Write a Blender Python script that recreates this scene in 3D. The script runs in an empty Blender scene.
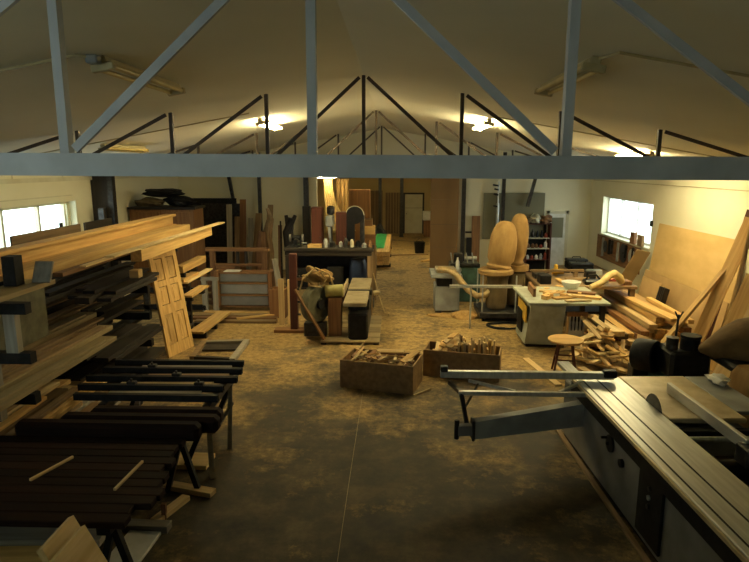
import bpy, bmesh, math, random
from mathutils import Vector, Matrix, Euler
R = random.Random(7)
SC = bpy.context.scene
COL = SC.collection
V = Vector
PI = math.pi

# ------------------------------------------------------------------ materials
def new_mat(name):
    m = bpy.data.materials.new(name); m.use_nodes = True
    nt = m.node_tree
    return m, nt, nt.nodes['Principled BSDF']

def mat(name, c1, c2=None, rough=.6, metal=0., scale=(6, 6, 6), detail=4, rnd=0., bump=0., lo=.35, hi=.65, emit=None, spec=.4):
    m, nt, b = new_mat(name)
    b.inputs['Roughness'].default_value = rough
    b.inputs['Metallic'].default_value = metal
    b.inputs['Specular IOR Level'].default_value = spec
    c2 = c2 or tuple(x * .8 for x in c1)
    tc = nt.nodes.new('ShaderNodeTexCoord'); mp = nt.nodes.new('ShaderNodeMapping')
    mp.inputs['Scale'].default_value = scale
    nz = nt.nodes.new('ShaderNodeTexNoise'); nz.inputs['Detail'].default_value = detail
    nz.inputs['Scale'].default_value = 1
    cr = nt.nodes.new('ShaderNodeValToRGB')
    cr.color_ramp.elements[0].color = (*c2, 1); cr.color_ramp.elements[0].position = lo
    cr.color_ramp.elements[1].color = (*c1, 1); cr.color_ramp.elements[1].position = hi
    L = nt.links.new
    L(tc.outputs['Object'], mp.inputs['Vector'])
    oi = nt.nodes.new('ShaderNodeObjectInfo')
    ad = nt.nodes.new('ShaderNodeVectorMath'); ad.operation = 'ADD'
    sc = nt.nodes.new('ShaderNodeVectorMath'); sc.operation = 'SCALE'; sc.inputs['Scale'].default_value = 9.
    cb = nt.nodes.new('ShaderNodeCombineXYZ')
    for k in range(3): L(oi.outputs['Random'], cb.inputs[k])
    L(cb.outputs[0], sc.inputs[0]); L(mp.outputs[0], ad.inputs[0]); L(sc.outputs[0], ad.inputs[1])
    L(ad.outputs[0], nz.inputs['Vector']); L(nz.outputs['Fac'], cr.inputs['Fac'])
    out = cr.outputs['Color']
    if rnd:
        hs = nt.nodes.new('ShaderNodeHueSaturation')
        mr = nt.nodes.new('ShaderNodeMapRange')
        mr.inputs['To Min'].default_value = 1 - rnd; mr.inputs['To Max'].default_value = 1 + rnd
        L(oi.outputs['Random'], mr.inputs['Value']); L(mr.outputs[0], hs.inputs['Value'])
        L(out, hs.inputs['Color']); out = hs.outputs['Color']
    L(out, b.inputs['Base Color'])
    if bump:
        bp = nt.nodes.new('ShaderNodeBump'); bp.inputs['Strength'].default_value = bump; bp.inputs['Distance'].default_value = .01
        L(nz.outputs['Fac'], bp.inputs['Height']); L(bp.outputs[0], b.inputs['Normal'])
    if emit:
        b.inputs['Emission Color'].default_value = (*emit[0], 1); b.inputs['Emission Strength'].default_value = emit[1]
    return m

GX, GY, GZ = (1.2, 22, 22), (22, 1.2, 22), (22, 22, 1.2)
M = {}
def wood(n, c1, c2, rnd=.2, rough=.6, spec=.35):
    for a, s in (('x', GX), ('y', GY), ('z', GZ)):
        M[n + '_' + a] = mat(n + '_' + a, c1, c2, rough, 0, s, 5, rnd, .15, .3, .7, spec=spec)
wood('pine', (.74, .49, .185), (.52, .30, .095))
wood('pale', (.72, .55, .29), (.55, .38, .17))
wood('old', (.30, .20, .10), (.16, .10, .05), .3)
wood('dark', (.034, .026, .019), (.015, .012, .009), .4)
wood('stain', (.026, .0115, .0065), (.010, .005, .0035), .3, .7, .12)
wood('red', (.12, .034, .018), (.065, .02, .012), .15)
wood('brown', (.26, .13, .05), (.15, .07, .028), .2)
wood('weath', (.36, .275, .145), (.23, .17, .085), .25)
wood('grey', (.36, .33, .27), (.23, .21, .17), .25)
M['ply'] = mat('ply', (.70, .49, .21), (.60, .40, .155), .55, 0, (1.1, 1.6, 4), 6, .06)
M['mdf'] = mat('mdf', (.50, .335, .15), (.44, .29, .125), .7, 0, (3, 3, 3), 4, .08)
M['chip'] = mat('chip', (.30, .185, .08), (.21, .125, .052), .75, 0, (14, 14, 14), 6, .05)
M['steel_shaded'] = mat('steel_shaded', (.085, .060, .038), (.05, .036, .024), .5, 0, (5, 5, 5), 5, .05)  # same truss steel, its backlit dark tone put into the colour
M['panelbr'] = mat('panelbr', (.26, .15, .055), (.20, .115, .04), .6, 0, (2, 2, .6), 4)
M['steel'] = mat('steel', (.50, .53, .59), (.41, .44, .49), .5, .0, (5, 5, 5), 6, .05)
M['black'] = mat('black', (.015, .015, .016), (.007, .007, .007), .55, 0, (12, 12, 12), spec=.2)
M['iron'] = mat('iron', (.06, .058, .055), (.028, .026, .024), .4, .6, (14, 14, 14), 5, .2)
M['alu'] = mat('alu', (.60, .61, .58), (.46, .47, .44), .38, .55, (30, 2, 10), 4, .04)
M['cast'] = mat('cast', (.56, .47, .30), (.40, .32, .18), .4, .35, (5, 5, 5), 6, .05)
M['machine'] = mat('machine', (.36, .38, .37), (.24, .25, .24), .5, 0, (4, 4, 4), 6, .05)
M['sawgrey'] = mat('sawgrey', (.22, .222, .22), (.14, .14, .135), .45, 0, (3, 3, 3), 6, .03)
M['mint'] = mat('mint', (.50, .54, .45), (.36, .37, .28), .55, 0, (5, 5, 5), 6, .05)
M['green'] = mat('green', (.06, .13, .105), (.03, .06, .05), .5, 0, (7, 7, 7), 5, .05)
M['bag'] = mat('bag', (.33, .205, .072), (.24, .14, .045), .85, 0, (7, 7, 3), 5, .06, .3)
M['bagdk'] = mat('bagdk', (.20, .145, .07), (.12, .085, .04), .85, 0, (7, 7, 3), 5, .06, .3)
M['bagbr'] = mat('bagbr', (.20, .125, .048), (.13, .08, .03), .8, 0, (4, 9, 9), 5, .04, .3)
M['hose'] = mat('hose', (.52, .38, .18), (.38, .26, .11), .6, 0, (20, 20, 20))
M['white'] = mat('white', (.80, .80, .76), (.66, .66, .6), .4, 0, (6, 6, 6))
M['cream'] = mat('cream', (.66, .63, .47), (.58, .54, .38), .6, 0, (3, 3, 3))
M['greypan'] = mat('greypan', (.19, .195, .205), (.14, .145, .15), .6, 0, (3, 3, 3), 5, .1)
M['oldgreen'] = mat('oldgreen', (.16, .155, .095), (.09, .085, .05), .5, 0, (7, 7, 7), 6)
M['olive'] = mat('olive', (.22, .215, .14), (.17, .16, .10), .7, 0, (1, 1, 1), 5, .05)
M['blue'] = mat('blue', (.02, .035, .09), (.01, .015, .03), .35, 0, (4, 4, 4))
M['greenpl'] = mat('greenpl', (.05, .48, .16), (.03, .34, .1), .35, 0, (9, 3, 9))
M['cloth'] = mat('cloth', (.78, .62, .30), (.62, .46, .2), .8, 0, (9, 9, 1.5), 4, 0, .2)
M['yellow'] = mat('yellow', (.75, .48, .06), (.6, .36, .05), .5)
M['motor'] = mat('motor', (.36, .32, .10), (.26, .23, .07), .5)
M['redp'] = mat('redp', (.35, .06, .03), (.2, .035, .02), .5)
M['dust'] = mat('dust', (.50, .32, .12), (.33, .19, .06), .95, 0, (18, 18, 18), 6, 0, .6)
M['lamp_on'] = mat('lamp_on', (.9, .85, .7), None, .4, emit=((1., .835, .44), 158.))
M['lamp_off'] = mat('lamp_off', (.62, .50, .20), (.52, .40, .14), .35)
M['housing'] = mat('housing', (.50, .43, .25), (.42, .35, .18), .5)
M['glassw'] = None
def glass_mat():
    m, nt, b = new_mat('pane_glass')
    L = nt.links.new
    tr = nt.nodes.new('ShaderNodeBsdfTransparent'); tr.inputs[0].default_value = (.95, 1., .93, 1)
    gl = nt.nodes.new('ShaderNodeBsdfGlossy'); gl.inputs['Roughness'].default_value = .05
    mx = nt.nodes.new('ShaderNodeMixShader'); mx.inputs[0].default_value = .05
    L(tr.outputs[0], mx.inputs[1]); L(gl.outputs[0], mx.inputs[2])
    L(mx.outputs[0], nt.nodes['Material Output'].inputs['Surface'])
    return m
M['glass'] = glass_mat()

def wall_mat(name, c1, c2):
    return mat(name, c1, c2, .85, 0, (.7, .7, .9), 7, 0, .05, .3, .72)
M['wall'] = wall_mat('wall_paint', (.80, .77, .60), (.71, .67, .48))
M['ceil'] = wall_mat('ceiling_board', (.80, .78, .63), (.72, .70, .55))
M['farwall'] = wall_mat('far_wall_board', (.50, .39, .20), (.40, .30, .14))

def floor_mat():
    m, nt, b = new_mat('dusty_concrete')
    L = nt.links.new; N = nt.nodes.new
    tc = N('ShaderNodeTexCoord')
    def noise(scale, detail, rough=.6):
        n = N('ShaderNodeTexNoise'); n.inputs['Scale'].default_value = scale; n.inputs['Detail'].default_value = detail
        n.inputs['Roughness'].default_value = rough
        L(tc.outputs['Object'], n.inputs['Vector']); return n
    def ramp(src, stops):
        r = N('ShaderNodeValToRGB')
        el = r.color_ramp.elements
        while len(el) < len(stops): el.new(.5)
        for e, (p, c) in zip(el, stops): e.position = p; e.color = (*c, 1) if len(c) == 3 else c
        L(src, r.inputs['Fac']); return r
    def mix(f, a, c):
        x = N('ShaderNodeMix'); x.data_type = 'RGBA'
        L(f, x.inputs['Factor']); L(a, x.inputs['A']); L(c, x.inputs['B']); return x.outputs['Result']
    n1 = noise(1.7, 10, .74); n2 = noise(9, 10, .82); n3 = noise(.9, 9, .7)
    conc = ramp(n1.outputs['Fac'], [(.36, (.020, .016, .010)), (.5, (.055, .042, .022)), (.66, (.125, .094, .046))])
    dust = ramp(n2.outputs['Fac'], [(.36, (.15, .092, .03)), (.64, (.54, .36, .13))])
    # sawdust lies where people work: round the machines in the middle of the hall
    sep = N('ShaderNodeSeparateXYZ'); L(tc.outputs['Object'], sep.inputs[0])
    mr = N('ShaderNodeMapRange'); mr.inputs['From Min'].default_value = 5.; mr.inputs['From Max'].default_value = 12.
    mr.inputs['To Min'].default_value = -.26; mr.inputs['To Max'].default_value = .2
    L(sep.outputs['Y'], mr.inputs['Value'])
    ax = N('ShaderNodeMath'); ax.operation = 'ADD'; ax.inputs[1].default_value = .1; L(sep.outputs['X'], ax.inputs[0])
    ab = N('ShaderNodeMath'); ab.operation = 'ABSOLUTE'; L(ax.outputs[0], ab.inputs[0])
    mx2 = N('ShaderNodeMapRange'); mx2.inputs['From Min'].default_value = .9; mx2.inputs['From Max'].default_value = 2.2; mx2.inputs['To Max'].default_value = .13
    L(ab.outputs[0], mx2.inputs['Value'])
    a0 = N('ShaderNodeMath'); a0.operation = 'ADD'; L(mx2.outputs[0], a0.inputs[0]); L(mr.outputs[0], a0.inputs[1])
    a3 = N('ShaderNodeMath'); a3.operation = 'MULTIPLY_ADD'; a3.inputs[1].default_value = 2.1; a3.inputs[2].default_value = -.57; L(n3.outputs['Fac'], a3.inputs[0])
    a1 = N('ShaderNodeMath'); a1.operation = 'ADD'; L(a3.outputs[0], a1.inputs[0]); L(a0.outputs[0], a1.inputs[1])
    a2 = N('ShaderNodeMath'); a2.operation = 'MULTIPLY_ADD'; a2.inputs[1].default_value = .55; L(n2.outputs['Fac'], a2.inputs[0]); L(a1.outputs[0], a2.inputs[2])
    f = ramp(a2.outputs[0], [(.62, (0, 0, 0)), (1.04, (1, 1, 1))])
    c = mix(f.outputs['Color'], conc.outputs['Color'], dust.outputs['Color'])
    L(c, b.inputs['Base Color'])
    b.inputs['Roughness'].default_value = .75
    bp = N('ShaderNodeBump'); bp.inputs['Strength'].default_value = .35; bp.inputs['Distance'].default_value = .01
    L(n2.outputs['Fac'], bp.inputs['Height']); L(bp.outputs[0], b.inputs['Normal'])
    return m
M['floor'] = floor_mat()

# ------------------------------------------------------------------ mesh helpers
class MB:
    def __init__(s): s.bm = bmesh.new()
    def _add(s, verts, faces):
        vs = [s.bm.verts.new(v) for v in verts]
        for f in faces:
            try: s.bm.faces.new([vs[i] for i in f])
            except ValueError: pass
    def box(s, c, d, rot=None, bev=0.):
        t = bmesh.new(); bmesh.ops.create_cube(t, size=1)
        for v in t.verts: v.co = V((v.co.x * d[0], v.co.y * d[1], v.co.z * d[2]))
        if bev: bmesh.ops.bevel(t, geom=list(t.edges), offset=min(bev, .4 * min(d)), segments=1, affect='EDGES')
        m = Matrix.Translation(V(c)) @ (rot.to_4x4() if rot else Matrix.Identity(4))
        t.transform(m); me = bpy.data.meshes.new('t'); t.to_mesh(me); t.free()
        s.bm.from_mesh(me); bpy.data.meshes.remove(me); return s
    def bx(s, x0, x1, y0, y1, z0, z1, bev=0.):
        return s.box(((x0 + x1) / 2, (y0 + y1) / 2, (z0 + z1) / 2), (abs(x1 - x0), abs(y1 - y0), abs(z1 - z0)), None, bev)
    def bar(s, p, q, w, t, bev=0., roll=0.):
        p, q = V(p), V(q); d = q - p
        return s.box((p + q) / 2, (d.length, w, t), frame(d, roll), bev)
    def tube(s, p, q, r, r2=None, n=14):
        p, q = V(p), V(q); d = q - p; r2 = r if r2 is None else r2
        a = frame(d) ; y, z = a.col[1], a.col[2]
        ring = lambda c, rr: [c + (y * math.cos(2 * PI * i / n) + z * math.sin(2 * PI * i / n)) * rr for i in range(n)]
        vs = ring(p, r) + ring(q, r2)
        fs = [(i, (i + 1) % n, n + (i + 1) % n, n + i) for i in range(n)] + [tuple(range(n))[::-1], tuple(range(n, 2 * n))]
        s._add(vs, fs); return s
    def path(s, pts, r, n=8):
        pts = [V(p) for p in pts]; vs = []
        for k, p in enumerate(pts):
            d = (pts[min(k + 1, len(pts) - 1)] - pts[max(k - 1, 0)])
            a = frame(d); rr = r[k] if isinstance(r, (list, tuple)) else r
            vs += [p + (a.col[1] * math.cos(2 * PI * i / n) + a.col[2] * math.sin(2 * PI * i / n)) * rr for i in range(n)]
        m = len(pts)
        fs = [(k * n + i, k * n + (i + 1) % n, (k + 1) * n + (i + 1) % n, (k + 1) * n + i) for k in range(m - 1) for i in range(n)]
        fs += [tuple(range(n))[::-1], tuple(range((m - 1) * n, m * n))]
        s._add(vs, fs); return s
    def lathe(s, prof, c=(0, 0, 0), axis=(0, 0, 1), n=24, wob=0., seed=1):
        rr = random.Random(seed); ph = [rr.uniform(0, 6) for _ in range(3)]
        c = V(c); a = frame(V(axis)); x, y, z = a.col[1], a.col[2], a.col[0]
        vs = []
        for k, (r, h) in enumerate(prof):
            for i in range(n):
                t = 2 * PI * i / n
                q = r * (1 + wob * (math.sin(5 * t + ph[0] + h * 3) * .5 + math.sin(3 * t + ph[1] - h * 5) * .5))
                vs.append(c + (x * math.cos(t) + y * math.sin(t)) * q + z * h)
        m = len(prof)
        fs = [(k * n + i, k * n + (i + 1) % n, (k + 1) * n + (i + 1) % n, (k + 1) * n + i) for k in range(m - 1) for i in range(n)]
        fs += [tuple(range(n))[::-1], tuple(range((m - 1) * n, m * n))]
        s._add(vs, fs); return s
    def prism(s, poly, d, to=lambda x, y, z: (x, y, z)):
        n = len(poly)
        vs = [V(to(x, y, 0)) for x, y in poly] + [V(to(x, y, d)) for x, y in poly]
        fs = [(i, (i + 1) % n, n + (i + 1) % n, n + i) for i in range(n)] + [tuple(range(n))[::-1], tuple(range(n, 2 * n))]
        s._add(vs, fs); return s
    def blob(s, c, r, seed=0, amp=.15, sub=3, flat=None):
        t = bmesh.new(); bmesh.ops.create_icosphere(t, subdivisions=sub, radius=1)
        rr = random.Random(seed); ph = [rr.uniform(0, 6) for _ in range(6)]
        for v in t.verts:
            p = v.co.copy()
            k = 1 + amp * (math.sin(3 * p.x + ph[0]) * math.sin(3.3 * p.y + ph[1]) + .6 * math.sin(6 * p.z + ph[2] + 4 * p.x) + .4 * math.sin(9 * p.y + ph[3] + 5 * p.z))
            v.co = V((p.x * r[0] * k, p.y * r[1] * k, p.z * r[2] * k))
            if flat is not None and v.co.z < flat: v.co.z = flat
        t.transform(Matrix.Translation(V(c))); me = bpy.data.meshes.new('t'); t.to_mesh(me); t.free()
        s.bm.from_mesh(me); bpy.data.meshes.remove(me); return s
    def build(s, name, m, parent=None, base=True):
        bm = s.bm
        bmesh.ops.recalc_face_normals(bm, faces=bm.faces[:])
        for f in bm.faces: f.smooth = True
        for e in bm.edges:
            e.smooth = not (len(e.link_faces) == 2 and e.calc_face_angle(0) > .6)
        if parent is not None:
            off = V((0, 0, 0)); p = parent
            while p: off += p.location; p = p.parent
            bm.transform(Matrix.Translation(-off)) if not parent.get('_local') else None
            loc = V((0, 0, 0))
        elif base:
            xs = [v.co for v in bm.verts]
            loc = V(((min(v.x for v in xs) + max(v.x for v in xs)) / 2, (min(v.y for v in xs) + max(v.y for v in xs)) / 2, min(v.z for v in xs)))
            bm.transform(Matrix.Translation(-loc))
        else: loc = V((0, 0, 0))
        me = bpy.data.meshes.new(name); bm.to_mesh(me); bm.free()
        me.materials.append(M[m] if isinstance(m, str) else m)
        o = bpy.data.objects.new(name, me); COL.objects.link(o); o.location = loc
        if parent is not None:
            o.parent = parent
            if parent.get('_local'): o['_local'] = 1
        return o

def frame(d, roll=0.):
    d = d.normalized()
    up = V((0, 0, 1)) if abs(d.z) < .98 else V((0, 1, 0))
    y = up.cross(d).normalized(); z = d.cross(y)
    m = Matrix((d, y, z)).transposed()
    return m @ Matrix.Rotation(roll, 3, 'X') if roll else m

def tag(o, label, cat, group=None, kind=None):
    o['label'] = label; o['category'] = cat
    if group: o['group'] = group
    o['kind'] = kind or 'thing'
    return o
def struct(name, mb, m):
    o = mb.build(name, m, None, False); o['kind'] = 'structure'; return o
def thing(name, label, cat, loc=(0, 0, 0), rz=0., group=None, local=False):
    o = bpy.data.objects.new(name, None); COL.objects.link(o); o.location = loc; o.rotation_euler = (0, 0, rz)
    o.empty_display_size = .1
    if local or rz: o['_local'] = 1
    return tag(o, label, cat, group)
def one(name, mb, m, label, cat, group=None, kind=None):
    return tag(mb.build(name, m), label, cat, group, kind)
def dup(o, loc=None, rz=None, label=None):
    c = o.copy(); COL.objects.link(c)
    if loc is not None: c.location = loc
    if rz is not None: c.rotation_euler = (0, 0, rz)
    if label: c['label'] = label
    for ch in list(o.children):
        k = ch.copy(); COL.objects.link(k); k.parent = c
        for g in list(ch.children):
            h = g.copy(); COL.objects.link(h); h.parent = k
    return c
ORD = ['first', 'second', 'third', 'fourth', 'fifth', 'sixth', 'seventh', 'eighth', 'ninth', 'tenth', 'eleventh', 'twelfth', 'thirteenth', 'fourteenth', 'fifteenth']
def plank(p, q, w, t, m, label, cat='plank', group=None, roll=0., name='plank', bev=.003):
    """a board from p to q, its own object with local X along the grain"""
    p, q = V(p), V(q); d = q - p
    b = MB(); b.box((0, 0, 0), (d.length, w, t), None, bev)
    me_o = b.build(name, m, None, False)
    me_o.matrix_world = Matrix.Translation((p + q) / 2) @ frame(d, roll).to_4x4()
    return tag(me_o, label, cat, group)

# ------------------------------------------------------------------ the hall
XL, XR, YB, YF, YR = -6.7, 5.9, 18.5, 29., -1.6        # left, right, partition, far wall, rear wall
RX, RZ, SL = -.41, 4.31, .18                            # ridge
EZ = 3.2
cz = lambda x: RZ - SL * abs(x - RX)
struct('floor', MB().bx(XL - .3, XR + .3, YR - .3, YF + .3, -.2, 0), 'floor')
b = MB(); b.path([(-.46, 3.2, .001), (-.462, 5.6, .001), (-.455, 8.1, .001)], .0028, 5)
o = struct('trim_1', b, 'weath_y'); o.name = 'trim_1'
b = MB()
for sx, xe in ((-1, XL - .3), (1, XR + .3)):
    z1 = cz(xe)
    b.prism([(RX, RZ), (xe, z1), (xe, z1 + .12), (RX, RZ + .12)], YF - YR + .4, lambda x, y, z: (x, YR - .2 + z, y))
struct('ceiling', b, 'ceil')
T = .28
def wall_with_hole(name, x0, x1, y0, y1, hz, hy, m):
    b = MB(); top = max(cz(x0), cz(x1)) + .02 if True else EZ
    b.bx(x0, x1, y0, hy[0], 0, top); b.bx(x0, x1, hy[1], y1, 0, top)
    b.bx(x0, x1, hy[0], hy[1], 0, hz[0]); b.bx(x0, x1, hy[0], hy[1], hz[1], top)
    return struct(name, b, m)
LW = ((1.38, 2.49), (9.15, 12.42)); RW = ((1.32, 2.35), (14.05, 17.4))
wall_with_hole('wall_left', XL - T, XL, YR, YF, *LW, 'wall')
wall_with_hole('wall_right', XR, XR + T, YR, YF, *RW, 'wall')
def gable(name, y0, y1, holes, m):
    """a wall across the hall up to the roof with rectangular holes, cut in columns"""
    b = MB(); xs = sorted({XL, XR, RX, *[h[0] for h in holes], *[h[1] for h in holes]})
    for a, c in zip(xs, xs[1:]):
        hs = sorted([h for h in holes if h[0] <= a and h[1] >= c], key=lambda h: h[2]); z = 0
        for h in hs:
            if h[2] > z: b.bx(a, c, y0, y1, z, h[2])
            z = h[3]
        b.prism([(a, z), (c, z), (c, cz(c)), (a, cz(a))], y1 - y0, lambda x, y, zz: (x, y0 + zz, y))
    return struct(name, b, m)
gable('wall_back', YB, YB + .15, [(-2.42, 1.92, 0, 3.12)], 'wall')
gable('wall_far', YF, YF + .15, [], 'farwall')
gable('wall_rear', YR - .25, YR, [(-6.4, -3.2, 1.75, 3.45)], 'wall')
# mezzanine the view is taken from
o = struct('floor_mezzanine', MB().bx(XL, XR, YR, 1.5, 1.35, 1.55), 'cream')

def window(name, side, x, ys, z0, z1, m='cream', w=.06):
    """frame with mullions and panes set in a side wall"""
    b = MB()
    b.bx(x - .04, x + .04, ys[0], ys[-1], z0, z0 + w); b.bx(x - .04, x + .04, ys[0], ys[-1], z1 - w, z1)
    for y in ys: 
        yy = min(max(y, ys[0] + w / 2), ys[-1] - w / 2); b.bx(x - .04, x + .04, yy - w / 2, yy + w / 2, z0, z1)
    f = struct(name, b, m)
    for a, c in zip(ys, ys[1:]):
        MB().bx(x - .004, x + .004, a + w * .5, c - w * .5, z0 + w, z1 - w).build('pane', 'glass', f)
    return f
window('window_1', 'left', XL - .2, [9.15, 10.25, 11.35, 12.27, 12.42], *LW[0])
window('window_2', 'right', XR + .2, [14.05, 15.3, 16.4, 17.4], *RW[0], 'white', .05)
b = MB(); y = YR - .12
for x in (-6.37, -5.3, -4.3, -3.23): b.bx(x - .03, x + .03, y - .03, y + .03, 1.75, 3.45)
for z in (1.78, 3.42): b.bx(-6.4, -3.2, y - .03, y + .03, z - .03, z + .03)
f = struct('window_3', b, 'cream')
for a, c in ((-6.37, -5.3), (-5.3, -4.3), (-4.3, -3.23)): MB().bx(a + .03, c - .03, y - .004, y + .004, 1.81, 3.39).build('pane', 'glass', f)
struct('trim_2', MB().bx(XL - .1, XL + .05, LW[1][0] - .05, LW[1][1] + .05, LW[0][0] - .05, LW[0][0]), 'cream')
struct('trim_3', MB().bx(XR - .05, XR + .1, RW[1][0] - .05, RW[1][1] + .05, RW[0][0] - .05, RW[0][0]), 'cream')
# ledger rails under the eaves
struct('trim_4', MB().bx(XL, XL + .05, YR, YB, 2.90, 2.98), 'cream')
struct('trim_5', MB().bx(XR - .06, XR, YR, YB, 2.98, 3.06), 'cream')
b = MB()
for yy in (7.6, 10.4, 12.0): b.bx(XL, XL + .012, yy - .012, yy + .012, 2.98, 3.19)
b.bx(XL, XL + .015, YR, 12.3, 2.60, 2.62)
struct('trim_6', b, 'cream')

# the room beyond the opening: lower beam, panelled far wall, door
struct('beam_lintel', MB().bx(-2.6, 2.1, YB - .03, YB + .18, 3.05, 3.3), 'brown_x')
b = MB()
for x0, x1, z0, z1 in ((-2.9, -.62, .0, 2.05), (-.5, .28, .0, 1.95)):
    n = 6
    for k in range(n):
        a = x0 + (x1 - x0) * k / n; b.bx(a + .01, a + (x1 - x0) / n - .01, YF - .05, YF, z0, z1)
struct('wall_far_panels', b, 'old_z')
b = MB(); b.bx(.36, .44, YF - .09, YF, 0, 1.95); b.bx(1.28, 1.36, YF - .09, YF, 0, 1.95); b.bx(.36, 1.36, YF - .09, YF, 1.87, 1.95)
f = struct('door_1', b, 'dark_z')
MB().bx(.44, 1.28, YF - .05, YF - .01, .01, 1.87).build('door_leaf', 'cream', f)
MB().tube((.52, YF - .05, .95), (.52, YF - .12, .95), .02).build('door_handle', 'iron', f)
b = MB()
for z in (1.22, 1.24): b.bx(.44, 1.28, YF - .056, YF - .05, z - .01, z)
b.build('door_rail', 'old_x', f)
# door in the partition
b = MB(); b.bx(4.60, 4.68, YB - .06, YB, 0, 1.86); b.bx(5.17, 5.25, YB - .06, YB, 0, 1.86); b.bx(4.6, 5.25, YB - .06, YB, 1.78, 1.86)
f = struct('door_2', b, 'cream')
MB().bx(4.68, 5.17, YB - .04, YB - .005, .01, 1.78).build('door_leaf', 'white', f)
MB().bx(4.75, 5.10, YB - .05, YB - .04, 1.05, 1.66).build('pane', 'olive', f)

def steel_post(x, y, z1, w, m, label, wide=None):
    b = MB(); b.bx(x - w / 2, x + w / 2, y - w / 2, y + w / 2, 0, z1)
    t = thing('steel_column', label, 'column', (x, y, 0)); b.build('shaft', m, t)
    MB().bx(x - w * .7, x + w * .7, y - w * .7, y + w * .7, 0, .03).build('base_plate', m, t)
    if wide: MB().bx(x - w * .75, x + w * .75, y - w * .75, y + w * .75, .03, wide).build('casing', 'dark_z', t)
    return t
t = steel_post(-4.13, 18.25, 3.6, .10, 'iron', 'dark steel column standing at the back wall among the upright boards')
MB().bar((-4.93, 18.25, 2.1), (-5.12, 18.25, 3.3), .09, .09).build('brace', 'iron', t)
t = steel_post(3.22, 18.25, 3.6, .10, 'iron', 'dark steel column at the back wall behind the dust bags')
MB().bar((3.95, 18.25, 2.0), (4.25, 18.25, 3.3), .09, .09).build('brace', 'iron', t)
steel_post(-2.72, 18.32, 3.05, .15, 'iron', 'dark steel column with wooden casing on the left jamb of the wide opening', 2.0)
steel_post(2.05, 18.36, 3.05, .12, 'iron', 'dark steel column beside the brown sliding panel')
steel_post(-.66, 25.4, 3.6, .13, 'iron', 'slim dark post in the far room behind the black sack')
steel_post(.27, 27.5, 3.6, .15, 'iron', 'slim dark post in the far room in front of the pale door')
t = thing('wall_column', 'dark timber column against the left wall beyond the window', 'column', (-6.52, 13.3, 0))
MB().bx(-6.69, -6.33, 13.1, 13.5, 0, 3.15).build('post', 'dark_z', t)
MB().bx(-6.33, -6.22, 13.1, 13.2, 0, 3.2).build('batten', 'iron', t)
# brown sliding panel parked in the opening
t = thing('sliding_door', 'tall brown boarded sliding door panel parked in the wide opening', 'door', (1.5, 18.36, 0))
MB().bx(1.06, 1.90, 18.33, 18.40, .0, 3.08).build('panel', 'panelbr', t)
for z in (.75, 1.45, 2.2): MB().bx(1.06, 1.90, 18.315, 18.33, z, z + .012).build('batten', 'old_x', t)

# ------------------------------------------------------------------ roof trusses
PX = 1.23
def truss(y, label, m='steel_shaded'):
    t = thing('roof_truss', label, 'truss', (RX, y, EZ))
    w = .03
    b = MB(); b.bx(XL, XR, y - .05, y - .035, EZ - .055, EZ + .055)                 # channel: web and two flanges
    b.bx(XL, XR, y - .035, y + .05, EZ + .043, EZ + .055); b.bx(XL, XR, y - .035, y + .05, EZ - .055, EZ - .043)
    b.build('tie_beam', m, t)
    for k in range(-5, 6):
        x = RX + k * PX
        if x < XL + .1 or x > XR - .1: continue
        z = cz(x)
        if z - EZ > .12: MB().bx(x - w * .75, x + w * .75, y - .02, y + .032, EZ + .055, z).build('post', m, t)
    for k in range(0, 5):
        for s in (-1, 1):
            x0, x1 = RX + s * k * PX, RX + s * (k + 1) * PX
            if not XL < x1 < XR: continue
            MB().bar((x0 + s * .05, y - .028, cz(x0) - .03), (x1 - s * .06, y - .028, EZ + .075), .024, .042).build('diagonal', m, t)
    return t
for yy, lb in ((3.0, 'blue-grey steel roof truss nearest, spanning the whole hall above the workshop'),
               (7.8, 'shade-toned steel roof truss second from the front, just behind the unlit lamps'),
               (12.6, 'shade-toned steel roof truss third from the front, behind the lit lamps'),
               (17.4, 'shade-toned steel roof truss farthest back, close to the partition wall')):
    t = truss(yy, lb, 'steel' if yy < 4 else 'steel_shaded')
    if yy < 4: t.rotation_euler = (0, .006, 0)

# ------------------------------------------------------------------ lamps and conduits
def lamp(x, y0, y1, on, label, group=None):
    z = cz(x) - .0; s = 1 if x > RX else -1; a = math.atan(SL) * s
    yc = (y0 + y1) / 2
    t = thing('fluorescent_lamp', label, 'lamp', (x, yc, z), 0, group)
    t.rotation_euler = (0, a, 0); t['_local'] = 1
    L = y1 - y0
    MB().bx(-.04, .04, -L / 2, L / 2, -.065, -.01, .012).build('housing', 'housing', t)
    for dx in (-.055, .055): MB().tube((dx, -L / 2 + .05, -.085), (dx, L / 2 - .05, -.085), .02).build('tube', 'lamp_on' if on else 'lamp_off', t)
    for yy in (-L / 2 + .03, L / 2 - .03): MB().bx(-.085, .085, yy - .025, yy + .025, -.115, -.06, .006).build('end_cap', 'housing', t)
    return t
G = 'ceiling lamps of the workshop'
lamp(-2.16, 4.5, 6.05, False, 'unlit yellowed fluorescent lamp on the left ceiling slope, nearest of its side', G)
lamp(1.43, 4.55, 6.1, False, 'unlit fluorescent lamp on the right ceiling slope, nearest of its side', G)
lamp(-4.62, 9.5, 11.1, False, 'unlit fluorescent lamp low on the left ceiling slope beyond the second truss', G)
lamp(-2.25, 10.1, 11.65, True, 'lit fluorescent lamp on the left ceiling slope', G)
lamp(1.52, 10.1, 11.65, True, 'lit fluorescent lamp on the right ceiling slope nearer the ridge', G)
lamp(4.33, 10.5, 12.05, True, 'lit fluorescent lamp low on the right ceiling slope near the right wall', G)
t = thing('fluorescent_lamp', 'lit lamp in the far room above the draped pale cloth', 'lamp', (-2.25, 19.95, 2.86))
MB().bx(-2.6, -1.95, 19.85, 20.05, 2.86, 2.92, .01).build('housing', 'housing', t)
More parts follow.
